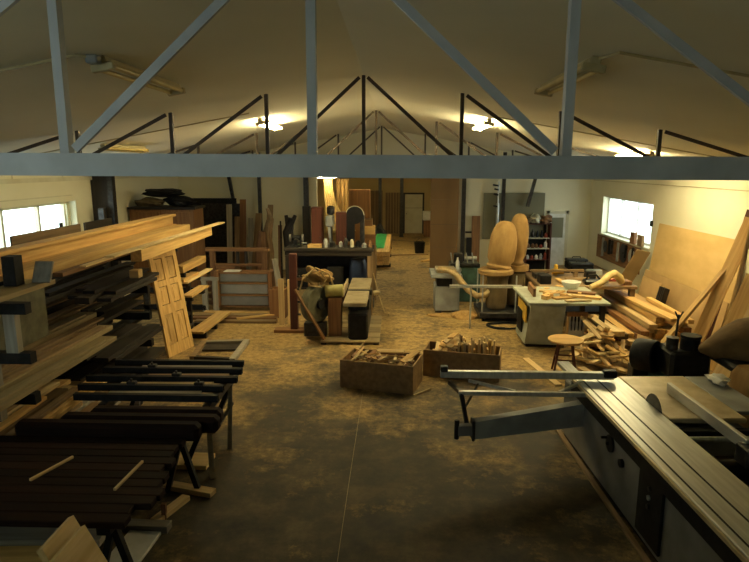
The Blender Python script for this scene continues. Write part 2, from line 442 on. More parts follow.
for x in (-2.5, -2.05): MB().tube((x, 19.95, 2.92), (x, 19.95, cz(x)), .008).build('hanger', 'iron', t)
for dy in (-.05, .05): MB().tube((-2.57, 19.95 + dy, 2.84), (-1.98, 19.95 + dy, 2.84), .018).build('tube', 'lamp_on', t)
t = thing('fluorescent_lamp', 'added lamp out of sight beyond the lintel, brightening the far room', 'lamp', (.3, 21.8, cz(.3) - .08))  # unseen lamp added to brighten the far room floor
MB().bx(.26, .34, 21.0, 22.6, cz(.3) - .08, cz(.3) - .02, .01).build('housing', 'housing', t)
for dx in (-.05, .05): MB().tube((.3 + dx, 21.05, cz(.3) - .1), (.3 + dx, 22.55, cz(.3) - .1), .022).build('tube', 'lamp_on', t)
def conduit(pts, label, r=.011):
    b = MB(); b.path(pts, r, 6)
    return one('conduit', b, 'housing', label, 'conduit')
z = lambda x: cz(x) - .015
conduit([(-2.16, 4.45, z(-2.16) - .02), (-2.25, 4.36, z(-2.25)), (-3.2, 4.35, z(-3.2)), (-6.6, 4.35, z(-6.6))], 'pale conduit on the ceiling running from the left unlit lamp to the left wall')
conduit([(1.43, 4.5, z(1.43) - .02), (1.5, 4.32, z(1.5)), (3, 4.3, z(3)), (5.85, 4.3, z(5.85))], 'pale conduit on the ceiling running from the right unlit lamp to the right wall')
conduit([(-2.2, 9.2, z(-2.2)), (-4.6, 9.2, z(-4.6)), (-6.6, 9.2, z(-6.6))], 'thin conduit on the left ceiling slope before the lit lamp', .009)
conduit([(1.5, 9.6, z(1.5)), (3.0, 9.6, z(3)), (5.85, 9.6, z(5.85))], 'thin conduit on the right ceiling slope before the lit lamps', .009)
conduit([(5.885, -1, 2.79), (5.885, 10, 2.79), (5.885, 18.3, 2.79)], 'thin dark cable line running level along the right wall', .009)
for (x, y, zz, lb) in ((-2.25, 4.4, cz(-2.25) - .05, 'grey junction box at the near end of the left unlit lamp'),):
    MBx = MB(); MBx.box((x + .08, y + .04, zz + .02), (.09, .08, .06), None, .01); one('junction_box', MBx, 'machine', lb, 'junction box')
b = MB(); b.box((XR - .03, 11.1, 3.06), (.06, .1, .16), None, .01); one('junction_box', b, 'old_z', 'small brown junction box high on the right wall over the sheets', 'junction box')
b = MB(); b.box((XR - .03, 14.0, 1.9), (.05, .09, .13), None, .01); one('wall_switch', b, 'iron', 'small dark switch box on the right wall between window and plywood', 'switch')

# ------------------------------------------------------------------ lumber rack along the left wall
t = thing('lumber_rack', 'cantilever lumber rack with dark arms along the left wall, loaded with boards', 'rack', (-5.0, 8.0, 0))
ARM = (.16, .55, .98, 1.40, 1.90)
for y in (5.55, 8.9, 12.9):
    MB().bx(-6.45, -6.33, y - .06, y + .06, 0, 2.3).build('upright', 'iron', t)
    xu = -4.05 if y < 8 else -5.6
    MB().bx(xu, xu + .12, y - .05, y + .05, 0, 1.9 if y < 12 else .55).build('upright', 'grey_z' if y < 8 else 'iron', t)
    for k, z in enumerate(ARM):
        if y > 12 and k > 1: continue
        MB().bx(-6.33, -3.56 if y < 8 else -3.78 if y < 12 else -4.2, y - .05, y + .05, z - .11, z).build('arm', 'black', t)
G = 'boards on the left lumber rack'
def ry(x, y0, y1, z, w, h, m, label, name='plank', cat='plank', g=G, roll=0., x1=None):
    return plank((x, y0, z + h / 2), (x if x1 is None else x1, y1, z + h / 2), w, h, m, label, cat, g, roll, name)
# big beams on the top arms
b = MB(); L2 = 8.05 / 2                                                  # flanged beam: web and two flanges
b.bx(-L2, L2, -.035, .035, -.10, .10); b.bx(-L2, L2, -.11, .11, .085, .135, .004); b.bx(-L2, L2, -.11, .11, -.135, -.085, .004)
o = b.build('timber_beam', 'pine_x', None, False); o.location = (-4.93, 9.02, 2.035); o.rotation_euler = (0, 0, PI / 2)
tag(o, 'longest pale flanged beam standing on edge on top of the left rack, nearest the window', 'beam', G)
ry(-4.64, 5.2, 12.7, 1.90, .28, .07, 'pine_x', 'flat pale beam beside the tall glulam beam on top of the left rack', 'timber_beam', 'beam')
ry(-4.28, 6.5, 12.15, 1.90, .14, .13, 'pine_x', 'pale square beam in the middle of the top row of the left rack', 'timber_beam', 'beam')
ry(-3.72, 8.4, 11.75, 1.85, .16, .17, 'pine_x', 'thick pale beam jutting toward the aisle above the leaning pine door', 'timber_beam', 'beam')
ry(-3.72, 7.6, 12.45, 2.027, .14, .025, 'pale_x', 'thin pale board with a pointed far end lying on the thick jutting beam', x1=-3.64)
ry(-4.02, 6.9, 9.6, 1.90, .12, .05, 'brown_x', 'thin brown strip on the aisle edge of the top arms')
ry(-3.92, 7.3, 10.2, 1.95, .08, .025, 'pale_x', 'narrow pale batten on top of the thin brown strip')
ry(-4.0, 4.2, 6.5, 1.90, .36, .05, 'weath_x', 'short pale plank end overhanging the nearest top arm of the left rack')
b = MB(); b.bx(-4.12, -3.98, 6.05, 6.2, 1.955, 2.27, .005); one('wooden_block', b, 'black', 'black square block standing on the short pale plank on the rack', 'block')
b = MB(); b.box((-3.85, 6.33, 2.062), (.20, .03, .24), Matrix.Rotation(-.45, 3, 'X'), .004); one('board_offcut', b, 'grey_z', 'small grey board propped beside the black block on the rack', 'board')
# boards standing on edge before the left window
plank((-5.6, 8.5, 2.03), (-5.6, 10.45, 2.03), .03, .33, 'old_x', 'brown board standing on edge on the rack before the left window', 'board', G)
plank((-5.6, 10.6, 2.03), (-5.6, 11.65, 2.03), .03, .34, 'dark_x', 'dark grey board standing on edge on the rack, right of the brown one', 'board', G)
b = MB(); b.bx(-5.66, -5.62, 9.9, 9.95, 1.9, 2.26); one('wooden_stake', b, 'dark_z', 'short dark stake standing at the end of the brown board before the window', 'stake')
# the shelf at 1.4 m: dark boards
q = 0
for k, (x, y0, y1, h, m) in enumerate(((-3.92, 7.75, 9.35, .05, 'dark_x'), (-4.14, 7.6, 9.55, .09, 'dark_x'), (-4.4, 7.9, 9.4, .05, 'dark_x'), (-4.72, 7.5, 10.3, .07, 'dark_x'), (-5.05, 7.6, 9.9, .12, 'dark_x'), (-5.4, 7.2, 10.2, .08, 'dark_x'))):
    ry(x, y0, y1, 1.40, .2, h, m, f'dark weathered board on the upper middle rack shelf, {ORD[k]} from the aisle')
    ry(x - .03, y0 + .25, y1 + .2, 1.40 + h, .17, .045, 'dark_x', f'dark board of the second layer, upper middle rack shelf, {ORD[k]} from the aisle')
b = MB(); b.bx(-4.0, -3.86, 8.75, 8.9, 1.54, 1.66, .004); one('wooden_block', b, 'pale_x', 'small pale block on the dark boards of the upper middle shelf', 'block')
# shelf at .98: long pale planks running out to the front
for k, (x, y0, y1, w, h, m, lb) in enumerate((
        (-3.72, 4.6, 7.4, .22, .05, 'weath_x', 'wide pale plank on the aisle edge of the lower middle shelf'),
        (-4.0, 4.4, 7.9, .2, .06, 'weath_x', 'long worn plank second from the aisle on the lower middle shelf'),
        (-4.28, 4.6, 8.3, .22, .05, 'old_x', 'weathered plank third from the aisle on the lower middle shelf'),
        (-4.6, 4.9, 8.6, .25, .07, 'weath_x', 'long pale plank fourth from the aisle on the lower middle shelf'),
        (-4.95, 5.0, 9.6, .25, .08, 'old_x', 'weathered plank fifth from the aisle on the lower middle shelf'),
        (-5.4, 5.0, 9.8, .4, .10, 'dark_x', 'broad dark plank deepest on the lower middle shelf'))):
    ry(x, y0, y1, .98, w, h, m, lb)
    ry(x - .02, y0 + .35, y1 - .25 + .1 * (k % 3), .98 + h, w * .55, .03, ('weath_x', 'old_x', 'old_x')[k % 3], f'narrow board on the {ORD[k]} plank from the aisle, lower middle rack shelf', x1=x + .03)
for k, (x, y0, y1) in enumerate(((-4.25, 8.0, 9.55), (-4.5, 8.7, 10.3), (-4.8, 8.8, 10.6))):
    ry(x, y0, y1, .98 if y0 > 9 else .98, .18, .05, 'dark_x', f'dark board end behind the pale planks, lower middle rack shelf, {ORD[k]} from the aisle')
# shelf at .55: pine planks with ragged ends
for k, (x, y0, y1, w, h, m, lb) in enumerate((
        (-3.68, 4.5, 7.05, .20, .045, 'pine_x', 'orange pine plank on the aisle edge of the low shelf of the left rack'),
        (-3.90, 4.4, 6.75, .18, .05, 'pale_x', 'pale plank second from the aisle on the low shelf'),
        (-4.12, 4.4, 6.95, .2, .05, 'pine_x', 'orange pine plank third from the aisle on the low shelf'),
        (-4.36, 4.4, 6.6, .2, .06, 'old_x', 'weathered plank fourth from the aisle on the low shelf'),
        (-4.65, 4.4, 7.4, .3, .08, 'old_x', 'weathered plank fifth from the aisle on the low shelf'),
        (-5.1, 4.4, 7.6, .4, .1, 'dark_x', 'broad dark plank deepest on the low shelf'))):
    ry(x, y0, y1, .55, w, h, m, lb)
    ry(x, y0 + .3, y1 - .2, .55 + h, w * .8, .04, ('pine_x', 'old_x', 'pale_x')[k % 3], f'board stacked on the {ORD[k]} plank from the aisle, low rack shelf')
    ry(x + .01, y0 + .2, y1 - .55, .59 + h, w * .5, .04, ('old_x', 'pine_x', 'old_x')[k % 3], f'topmost narrow board above the {ORD[k]} plank from the aisle, low rack shelf', x1=x - .02)
# bottom: dark boards on the lowest arms and on the floor
for k in range(6):
    x = -3.7 - .27 * k
    ry(x, 4.6 + .1 * (k % 3), 7.3 + .25 * (k % 4), .16, .24, .06, 'old_x' if k % 2 else 'grey_x', f'grey weathered plank on the lowest arms of the left rack, {ORD[k]} from the aisle')
    ry(x, 4.8 + .13 * (k % 2), 7.0 + .2 * (k % 3), .22, .22, .06, 'grey_x' if k % 2 else 'old_x', f'grey weathered plank in the second layer on the lowest arms, {ORD[k]} from the aisle')
    ry(x, 4.9, 6.6 + .3 * (k % 3), .28, .2, .05, 'old_x', f'grey weathered plank topmost on the lowest arms, {ORD[k]} from the aisle')
for k in range(6):  # some of these near-black boards are added to fill the bay with shade
    x = -3.95 - .3 * k
    ry(x, 7.75 + .1 * (k % 3), 9.45 if k < 2 else 9.6 + .22 * (k % 3), .55, .26, .06, 'dark_x', f'dark board deep in the low shelf behind the pine planks, {ORD[k]} from the aisle')
    ry(x, 7.6, 9.4 if k < 2 else 9.45 + .2 * (k % 2), .61, .2, .05, 'dark_x', f'dark board of the upper layer behind the pine planks, {ORD[k]} from the aisle')
    ry(x, 7.9 + .15 * (k % 2), 9.5 if k < 2 else 9.55 + .2 * (k % 3), .16, .24, .08, 'dark_x', f'dark board on the lowest arms behind the door foot, {ORD[k]} from the aisle')
# far bay, past the leaning door
ry(-3.98, 10.75, 12.1, 1.26, .16, .13, 'pine_x', 'thick pale beam end sticking out behind the leaning door')
ry(-3.9, 10.75, 12.3, 1.06, .14, .03, 'pale_x', 'thin pale board below the thick beam end behind the leaning door')
ry(-4.0, 10.75, 11.6, 1.09, .2, .05, 'pine_x', 'short pine plank between the thick beam end and the thin board')
ry(-3.86, 10.75, 11.75, .80, .2, .04, 'pine_x', 'pale plank end at knee height behind the leaning door')
ry(-3.70, 10.65, 12.25, .13, .30, .045, 'pine_x', 'long pale plank lying low behind the leaning door', x1=-3.62)
b = MB()
for y in (10.85, 11.5): 
    b.bx(-4.0, -3.56, y - .04, y + .04, 0, .125); 
    b.bx(-4.13, -4.05, y - .04, y + .04, .0, 1.25); b.bx(-4.06, -3.78, y - .04, y + .04, .72, .795); b.bx(-4.06, -3.84, y - .04, y + .04, 1.0, 1.055); b.bx(-4.06, -3.9, y - .04, y + .04, 1.17, 1.255)
b.bx(-4.12, -4.06, 10.81, 11.54, .3, .36); b.bx(-4.1, -4.0, 10.81, 11.54, .06, .12)
one('support_stand', b, 'dark_z', 'dark stand behind the leaning door carrying the short plank ends', 'stand')
t = thing('saw_horse', 'pale wooden trestle behind the plank ends at the far end of the rack', 'trestle', (-4.08, 12.9, 0))
for x in (-4.22, -3.98): MB().bx(x - .055, x + .055, 12.85, 12.95, 0, .72).build('leg', 'grey_z', t)
MB().bx(-4.30, -3.90, 12.84, 12.96, .72, .79).build('top_rail', 'grey_x', t)
# olive sheet standing between the arms
b = MB(); b.bx(-4.475, -4.445, 5.0, 7.3, 1.07, 1.86); one('sheet', b, 'oldgreen', 'olive sheet standing on edge on the planks inside the left rack', 'sheet')

MB().bx(-3.80, -3.68, 5.51, 5.59, 1.40, 1.79).build('spacer_post', 'grey_z', bpy.data.objects['lumber_rack'])['label'] = 'pale grey spacer post'
b = MB(); b.bx(-5.72, -5.69, 5.65, 8.82, 0, 1.86)  # black sheets added where the deep bay is only shaded
one('sheet', b, 'black', 'big added black sheet standing in for shade deep in the left rack, nearer of two', 'sheet')
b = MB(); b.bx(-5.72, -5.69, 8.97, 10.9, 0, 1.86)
one('sheet', b, 'black', 'added black sheet standing in for shade deep in the left rack, farther of two', 'sheet')
# ------------------------------------------------------------------ leaning pine door
t = thing('pine_door', 'unfinished pine panel door leaning upright against the left lumber rack', 'door', (-3.74, 9.97, 0), math.radians(74))
t['_local'] = 1
lean = Matrix.Rotation(math.radians(-9), 4, 'X')
def dpart(name, b, m, par=None):
    o = b.build(name, m, par or t); return o
def lb(b):
    b.bm.transform(lean); return b
W, H = .72, 1.80
b = MB()
for x0, x1 in ((-W / 2, -W / 2 + .10), (W / 2 - .10, W / 2), (-.05, .05)): b.bx(x0, x1, -.02, .02, .0, H, .003)
for z0, z1 in ((0, .2), (1.68, H), (.72, .88), (1.2, 1.3)): b.bx(-W / 2 + .1, -.05, -.018, .018, z0, z1); b.bx(.05, W / 2 - .1, -.018, .018, z0, z1)
f = dpart('frame', lb(b), 'pine_z')
for x0, x1 in ((-.25, -.06), (.06, .25)):
    for z0, z1 in ((.21, .71), (.89, 1.19), (1.31, 1.67)):
        b = MB(); b.bx(x0, x1, -.006, .008, z0, z1); b.bx(x0 + .035, x1 - .035, -.014, -.006, z0 + .05, z1 - .05, .004); dpart('door_panel', lb(b), 'pine_z')

# ------------------------------------------------------------------ dark frame lying on the floor
t = thing('window_frame_blank', 'dark wooden frame lying flat on the floor by the foot of the pine door', 'frame', (-3.1, 9.95, 0))
MB().bar((-3.38, 9.5, .04), (-3.47, 10.42, .04), .1, .07).build('rail', 'old_x', t)
MB().bar((-2.69, 9.4, .04), (-2.72, 10.54, .04), .1, .07).build('rail', 'grey_x', t)
MB().bar((-3.43, 10.40, .04), (-2.75, 10.50, .04), .1, .07).build('rail', 'grey_x', t)
MB().bar((-3.34, 9.52, .04), (-2.72, 9.44, .04), .09, .07).build('rail', 'dark_x', t)
b = MB(); b.bm  # dark infill board
MB().bar((-3.41, 10.15, .03), (-2.74, 10.2, .03), .35, .02).build('infill_panel', 'dark_x', t)

# ------------------------------------------------------------------ black bars on trestles
def trestle(x, label, y0=5.8, y1=7.15):
    t = thing('trestle', label, 'trestle', (x, (y0 + y1) / 2, 0))
    MB().bx(x - .04, x + .04, y0, y1, .68, .76).build('top_rail', 'iron', t)
    for (dx, y, fy) in ((.02, y0 + .03, 5.70), (.02, y1 - .45, 6.36)):
        MB().bar((x, y, .68), (x + .06, fy, 0), .05, .05).build('leg', 'grey_x', t)
    for (y, fy) in ((y0 + .1, y0 + .1), (y1 - .35, y1 - .3)):
        MB().bar((x, y, .68), (x - .3, fy, 0), .05, .05).build('leg', 'black', t)
    MB().bar((x + .02, y0 + .3, .4), (x + .02, y1 - .45, .42), .03, .03).build('stretcher', 'iron', t)
    return t
trestle(-1.95, 'dark trestle with splayed legs under the right ends of the black bars')
trestle(-3.05, 'dark trestle under the left ends of the black bars, close to the rack')
G = 'black bars laid across the trestles'
for k, (y, x0, x1) in enumerate(((7.05, -3.48, -1.87), (6.77, -3.5, -1.82), (6.48, -3.55, -1.80), (6.2, -3.5, -1.88), (5.92, -3.4, -1.86))):
    b = MB(); b.bx(x0, x1, y - .03, y + .03, .76, .767); b.bx(x0, x1, y - .03, y - .02, .767, .823); b.bx(x0, x1, y + .02, y + .03, .767, .823); b.bx(x0, x1, y - .03, y + .03, .823, .83)
    one('metal_bar', b, 'black', f'black metal bar across the trestles, {ORD[4 - k]} from the dark stained boards', 'bar', G)
for k, (y, x0, x1, m) in enumerate(((6.9, -3.1, -2.0, 'grey_x'), (6.60, -2.9, -1.95, 'old_x'), (6.32, -3.1, -2.05, 'weath_x'), (6.04, -3.1, -2.1, 'grey_x'))):
    plank((x0, y, .776), (x1, y + .04, .776), .12, .03, m, f'thin worn strip between the black bars on the trestles, {ORD[3 - k]} from the dark stained boards', 'plank', 'strips between the black bars')
for k, (x, y) in enumerate(((-2.9, 6.77), (-2.5, 6.48), (-2.9, 6.2), (-2.15, 6.2), (-2.12, 6.5))):
    b = MB(); b.bx(x - .05, x + .05, y - .035, y + .035, .831, .87, .008); b.tube((x, y - .01, .87), (x, y - .01, .90), .012)
    one('clamp', b, 'iron', 'small dark clamp sitting on the black bars, ' + ('at the far left', 'left of the middle', 'at the near left', 'at the near right end', 'at the far right end')[k], 'clamp', 'clamps on the black bars') if k != 4 else None
plank((-3.4, 6.05, .03), (-2.0, 6.0, .03), .3, .05, 'pale_x', 'pale board on the floor behind the dark stained boards', 'plank')

# ------------------------------------------------------------------ dark stained boards laid out to dry
for k, x in enumerate((-2.1, -3.4, -4.7)):
    t = thing('trestle', 'low dark trestle under the dark stained boards, ' + ('at their right ends', 'under their middle', 'under their left ends')[k], 'trestle', (x, 4.7, 0))
    MB().bx(x - .05, x + .05, 3.85, 5.70, .57, .64).build('top_rail', 'black', t)
    for y in (4.0, 5.42):
        for s in (-1, 1): MB().bar((x, y, .57), (x + s * .16, y, 0), .05, .05).build('leg', 'black', t)
G = 'dark brown stained boards on low trestles'
for k in range(14):
    y = 5.62 - k * .175 if k < 3 else 5.62 - .51 + .01 - (k - 3) * .124
    xr = -1.86 + R.uniform(-.10, .07) - (.02 if k > 3 else 0)
    h, z0 = ((.17, .64) if k < 3 else (.055, .64))
    if k < 3: xr = (-1.73, -1.71, -1.84)[k]
    xl = (-3.02, -3.22, -3.6)[k] if k < 3 else -4.5
    plank((xl + R.uniform(-.06, .06), y, z0 + h / 2), (xr, y, z0 + h / 2), .16 if k < 3 else .116, h, 'stain_x', f'dark brown stained board on the low trestles, {ORD[k]} from the black bars', 'board', G, bev=.04 if k < 3 else .006)
plank((-2.94, 4.36, .707), (-2.80, 4.76, .707), .022, .022, 'pale_x', 'thin pale stick lying on the stained boards, the left one', 'stick', 'spacer sticks on the stained boards')
plank((-2.19, 4.24, .707), (-2.16, 4.70, .707), .022, .022, 'pale_x', 'thin pale stick lying on the stained boards, the right one', 'stick', 'spacer sticks on the stained boards')

# ------------------------------------------------------------------ bottom left corner
def leaning(p_top, q_top, p_bot, th, m, label):
    a, b2, c = V(p_top), V(q_top), V(p_bot)
    u = b2 - a; v = c - a; v = v - u * (v.dot(u) / u.dot(u)); n = u.cross(v).normalized() * th
    vs = [a, b2, b2 + v, a + v]; bb = MB(); bb._add(vs + [x + n for x in vs], [(0, 1, 2, 3), (7, 6, 5, 4), (0, 4, 5, 1), (1, 5, 6, 2), (2, 6, 7, 3), (3, 7, 4, 0)])
    return one('board', bb, m, label, 'board', 'pale boards leaning in the near corner')
leaning((-2.24, 3.36, .80), (-2.24, 3.74, .80), (-1.86, 3.36, .0), .045, 'pale_y', 'rear of the two pale boards leaning against the stained boards')
leaning((-2.12, 3.28, .78), (-2.12, 3.66, .78), (-1.74, 3.28, .0), .045, 'pale_y', 'front of the two pale boards leaning against the stained boards')
plank((-3.6, 3.95, .30), (-2.35, 4.02, .30), .14, .05, 'pine_x', 'orange pine plank under the near edge of the stained boards', 'plank')
plank((-3.7, 4.2, .30), (-2.3, 4.25, .30), .22, .06, 'grey_x', 'grey plank under the stained boards, behind the orange one', 'plank')
for x in (-3.4, -2.5): 
    b = MB(); b.bx(x - .06, x + .06, 3.85, 4.4, 0, .27); one('support_block', b, 'dark_y', 'dark bearer under the grey and orange planks, ' + ('the left one' if x < -3 else 'the right one'), 'block')
b = MB(); b.box((-2.21, 4.42, .02), (.29, .6, .03), Matrix.Rotation(-.06, 3, 'Z'), .003); b.tube((-2.17, 4.2, .035), (-2.17, 4.2, .037), .03)
one('board', b, 'white', 'whitish board lying flat on the floor by the near stained boards', 'board')
plank((-2.65, 4.80, .035), (-2.0, 4.78, .035), .11, .07, 'grey_x', 'grey plank on the floor behind the whitish board', 'plank')
plank((-2.17, 4.86, .03), (-2.02, 5.28, .03), .09, .05, 'pale_x', 'short pale plank on the floor running away from the grey plank', 'plank')
plank((-2.3, 5.5, .03), (-1.78, 5.36, .03), .11, .05, 'pale_x', 'pale plank on the floor beside the trestle leg', 'plank')
b = MB(); b.bx(-2.13, -2.09, 4.93, 4.97, 0, .16); one('wooden_stake', b, 'brown_z', 'small upright brown peg beside the short pale plank', 'stake')

# ------------------------------------------------------------------ left back: cabinet, stacked boards, frame
t = thing('cabinet', 'brown wooden cabinet against the back left corner with dark bundles on top', 'cabinet', (-5.8, 15.0, 0))
MB().bx(-6.62, -5.0, 14.75, 15.5, .0, 2.14, .01).build('body', 'brown_z', t)
for x0, x1 in ((-6.58, -5.85), (-5.81, -5.04)):
    d = MB().bx(x0, x1, 14.725, 14.75, .12, 2.08, .006).build('door', 'brown_z', t)
    MB().bx(x0 + .3, x0 + .36, 14.70, 14.725, 1.1, 1.2).build('handle', 'iron', d)
MB().bx(-6.65, -4.95, 14.70, 15.55, 2.14, 2.2, .01).build('top', 'dark_x', t)
for k, (x, rx, rz_, lb2) in enumerate(((-6.2, .4, .10, 'flat dark brown bundle on the cabinet, left'), (-5.42, .34, .14, 'rounded dark bundle on the cabinet, right'), (-5.85, .5, .1, 'dark rolled bundle lying across the others on the cabinet'))):
    b = MB(); b.blob((x, 15.05, 2.2 + rz_ + (.24 if k == 2 else 0)), (rx, .26, rz_), k, .2)
    one('cloth_bundle', b, ('bagdk', 'black', 'black')[k], lb2, 'bundle', 'bundles on the cabinet')
b = MB(); b.box((-5.5, 17.9, 1.13), (1.45, .05, 2.25), Matrix.Rotation(-.06, 3, 'X')); one('sheet', b, 'black', 'big black sheet standing against the back wall beside the brown cabinet', 'sheet')
b = MB(); b.box((-5.15, 17.7, 1.06), (1.25, .04, 2.1), Matrix.Rotation(-.06, 3, 'X')); one('sheet', b, 'iron', 'second dark sheet leaning in front of the big black sheet', 'sheet')
G = 'boards standing at the back wall'
for k, (x, h, w, m, dx) in enumerate(((-4.86, 2.1, .16, 'grey_z', .06), (-4.62, 1.75, .15, 'old_z', .03), (-4.42, 2.25, .18, 'brown_z', .02), (-4.24, 1.7, .14, 'grey_z', .04), (-3.98, 1.85, .2, 'old_z', -.12), (-3.62, 2.1, .16, 'old_z', -.05), (-3.38, 1.5, .12, 'brown_z', .05))):
    plank((x + dx, 17.05 - .05 * (k % 3), .0), (x, 17.45 - .05 * (k % 3), h), w, .035, m.replace('_z', '_x'), f'board standing upright against the back wall, {ORD[k]} from the black sheet', 'board', G, PI / 2 * 0)
b = MB(); b.path([(-3.55, 16.6, .0), (-3.52, 16.6, .8), (-3.60, 16.6, 1.3), (-3.48, 16.6, 1.75), (-3.56, 16.6, 2.05)], [.09, .12, .14, .1, .05], 9)
one('slab', b, 'old_z', 'pale and dark waney slab standing before the upright boards', 'slab')
b = MB(); b.path([(-3.68, 16.2, .0), (-3.7, 16.25, .8), (-3.66, 16.25, 1.45)], [.14, .17, .1], 9)
one('slab', b, 'brown_z', 'orange brown slab standing left of the waney slab', 'slab')
b = MB(); b.path([(-2.95, 16.6, 0), (-2.95, 16.6, .9), (-3.0, 16.6, 1.4), (-2.9, 16.6, 1.78)], [.13, .16, .15, .10], 9); b.path([(-2.9, 16.6, 1.6), (-2.78, 16.6, 1.86)], [.07, .05], 7); b.path([(-3.0, 16.6, 1.6), (-3.04, 16.6, 1.86)], [.07, .05], 7)
one('tree_stump', b, 'dark_z', 'dark forked trunk standing upright by the back wall near the column', 'trunk')
b = MB(); b.path([(-3.2, 16.6, 0), (-3.2, 16.6, 1.7)], .025, 7); one('rod', b, 'iron', 'thin pale rod standing between the slab and the forked trunk', 'rod')

# brown frame and the drawer rack before it
t = thing('work_frame', 'brown wooden frame standing behind the rack of grey panels', 'frame', (-3.72, 14.0, 0))
for x in (-4.35, -3.1): MB().bx(x - .06, x + .06, 13.95, 14.05, 0, 1.22).build('post', 'brown_z', t)
MB().bx(-4.5, -3.0, 13.92, 14.08, 1.22, 1.30).build('top_rail', 'brown_x', t)
MB().bx(-4.29, -3.16, 13.97, 14.03, .86, .92).build('cross_rail', 'brown_x', t)
for x in (-3.75, -3.55): MB().bx(x - .03, x + .03, 13.97, 14.03, .92, 1.22).build('baluster', 'dark_z', t)
MB().bx(-4.27, -3.8, 13.93, 13.97, .70, .86).build('panel', 'brown_x', t)
t = thing('panel_rack', 'low wooden rack holding three grey panels one above another', 'rack', (-3.35, 13.0, 0))
for x in (-3.95, -2.76): MB().bx(x - .045, x + .045, 12.9, 13.25, .1, .92, .004).build('side_post', 'brown_z', t)
for z in (.12, .38, .65, .88): MB().bx(-3.905, -2.805, 12.93, 13.25, z - .018, z + .012).build('shelf', 'brown_x', t)
for z0, z1 in ((.15, .35), (.41, .62), (.68, .85)): MB().bx(-3.88, -2.83, 12.94, 12.98, z0, z1, .006).build('grey_panel', 'greypan', t)['label'] = 'grey panel'
for k in range(4):
    b = MB(); b.bx(-4.30, -4.02, 13.0, 13.06, .2 + .14 * k, .27 + .14 * k); 
b = MB()
for k in range(4): b.bx(-4.32, -4.02, 13.1, 13.22, .12 + .15 * k, .2 + .15 * k)
b.bx(-4.32, -4.27, 13.15, 13.19, 0, .66); b.bx(-4.07, -4.02, 13.15, 13.19, 0, .66)
one('slatted_crate', b, 'brown_x', 'brown slatted crate standing left of the rack of grey panels', 'crate')
b = MB(); b.bx(-3.8, -3.45, 12.95, 13.2, .897, .91); one('sheet_of_paper', b, 'white', 'white sheet lying on top of the rack of grey panels', 'paper')
G = 'planks on the floor before the panel rack'
for k, (y, x0, x1, m) in enumerate(((12.72, -4.2, -2.55, 'pine_x'), (12.48, -4.35, -2.4, 'old_x'), (12.24, -4.3, -2.5, 'brown_x'), (11.98, -4.15, -2.45, 'old_x'))):
    plank((x0, y, .03), (x1, y + .03, .03), .17, .05, m, f'plank on the floor before the rack of grey panels, {ORD[k]} from the rack', 'plank', G)
plank((-3.3, 12.05, .07), (-2.5, 12.5, .07), .1, .03, 'pine_x', 'thin pale plank lying slanted across the floor planks', 'plank', G)
t = thing('wooden_crate', 'orange brown wooden crate right of the rack of grey panels', 'crate', (-2.5, 12.5, 0))
MB().bx(-2.68, -2.34, 12.4, 12.75, .0, .03).build('base', 'brown_x', t)
for y in (12.41, 12.74): MB().bx(-2.68, -2.34, y - .012, y + .012, .03, .62).build('side_panel', 'brown_z', t)
for x in (-2.67, -2.35): MB().bx(x - .012, x + .012, 12.425, 12.73, .03, .62).build('side_panel', 'brown_z', t)
plank((-2.72, 12.8, .62), (-2.34, 12.8, .66), .2, .05, 'pine_x', 'small pine board lying behind the orange brown crate', 'board') if 0 else None
plank((-2.46, 12.82, .02), (-2.66, 12.98, 1.2), .13, .04, 'grey_x', 'grey board leaning right of the rack of grey panels', 'board')
for k, (x, w) in enumerate(((-2.31, .11), (-2.15, .09))):
    b = MB(); b.bx(x - w / 2, x + w / 2, 11.8 + .1 * k, 11.88 + .1 * k, .0, .96 - .03 * k, .004)
    one('wooden_post', b, 'pale_z', ('wider', 'narrower')[k] + ' of two pale posts standing upright before the brown crate', 'post', 'pale posts by the crate')

# ------------------------------------------------------------------ far room seen through the opening
G = 'timbers of the green covered stack'
for j in range(3):
    for k in range(3):
        x = -.69 + .20 * k
        plank((x, 18.75 + .06 * ((j + k) % 3), .17 + .15 * j), (x + .03, 23.9, .17 + .15 * j), .19, .14, 'pine_x', f'pale timber in the green covered stack, {ORD[2 - j]} layer from the top, {ORD[k]} from the left', 'timber_beam', G, name='timber_beam')
for k, y in enumerate((19.2, 21.3, 23.4)):
    b = MB(); b.bx(-.85, -.15, y - .06, y + .06, .0, .10); one('timber_bearer', b, 'dark_x', f'dark bearer block under the green covered timber stack, {ORD[k]} from the near end', 'bearer')
b = MB(); n = 10
vs = []
for i in range(n + 1):
    y = 19.5 + 4.2 * i / n
    x0 = -.76 + .03 * (y - 18.75) / 5
    for dx, dz in ((-.09, .2), (-.085, .42), (-.06, .55), (.12, .56 + .02 * math.sin(i * 2.1)), (.33, .548)): vs.append((x0 + .05 + dx + .012 * math.sin(i * 3 + dx * 9), y, dz))
b._add(vs, [(i * 5 + j, i * 5 + j + 1, (i + 1) * 5 + j + 1, (i + 1) * 5 + j) for i in range(n) for j in range(4)])
one('plastic_cover', b, 'greenpl', 'bright green plastic sheet draped over the long timber stack', 'cover')
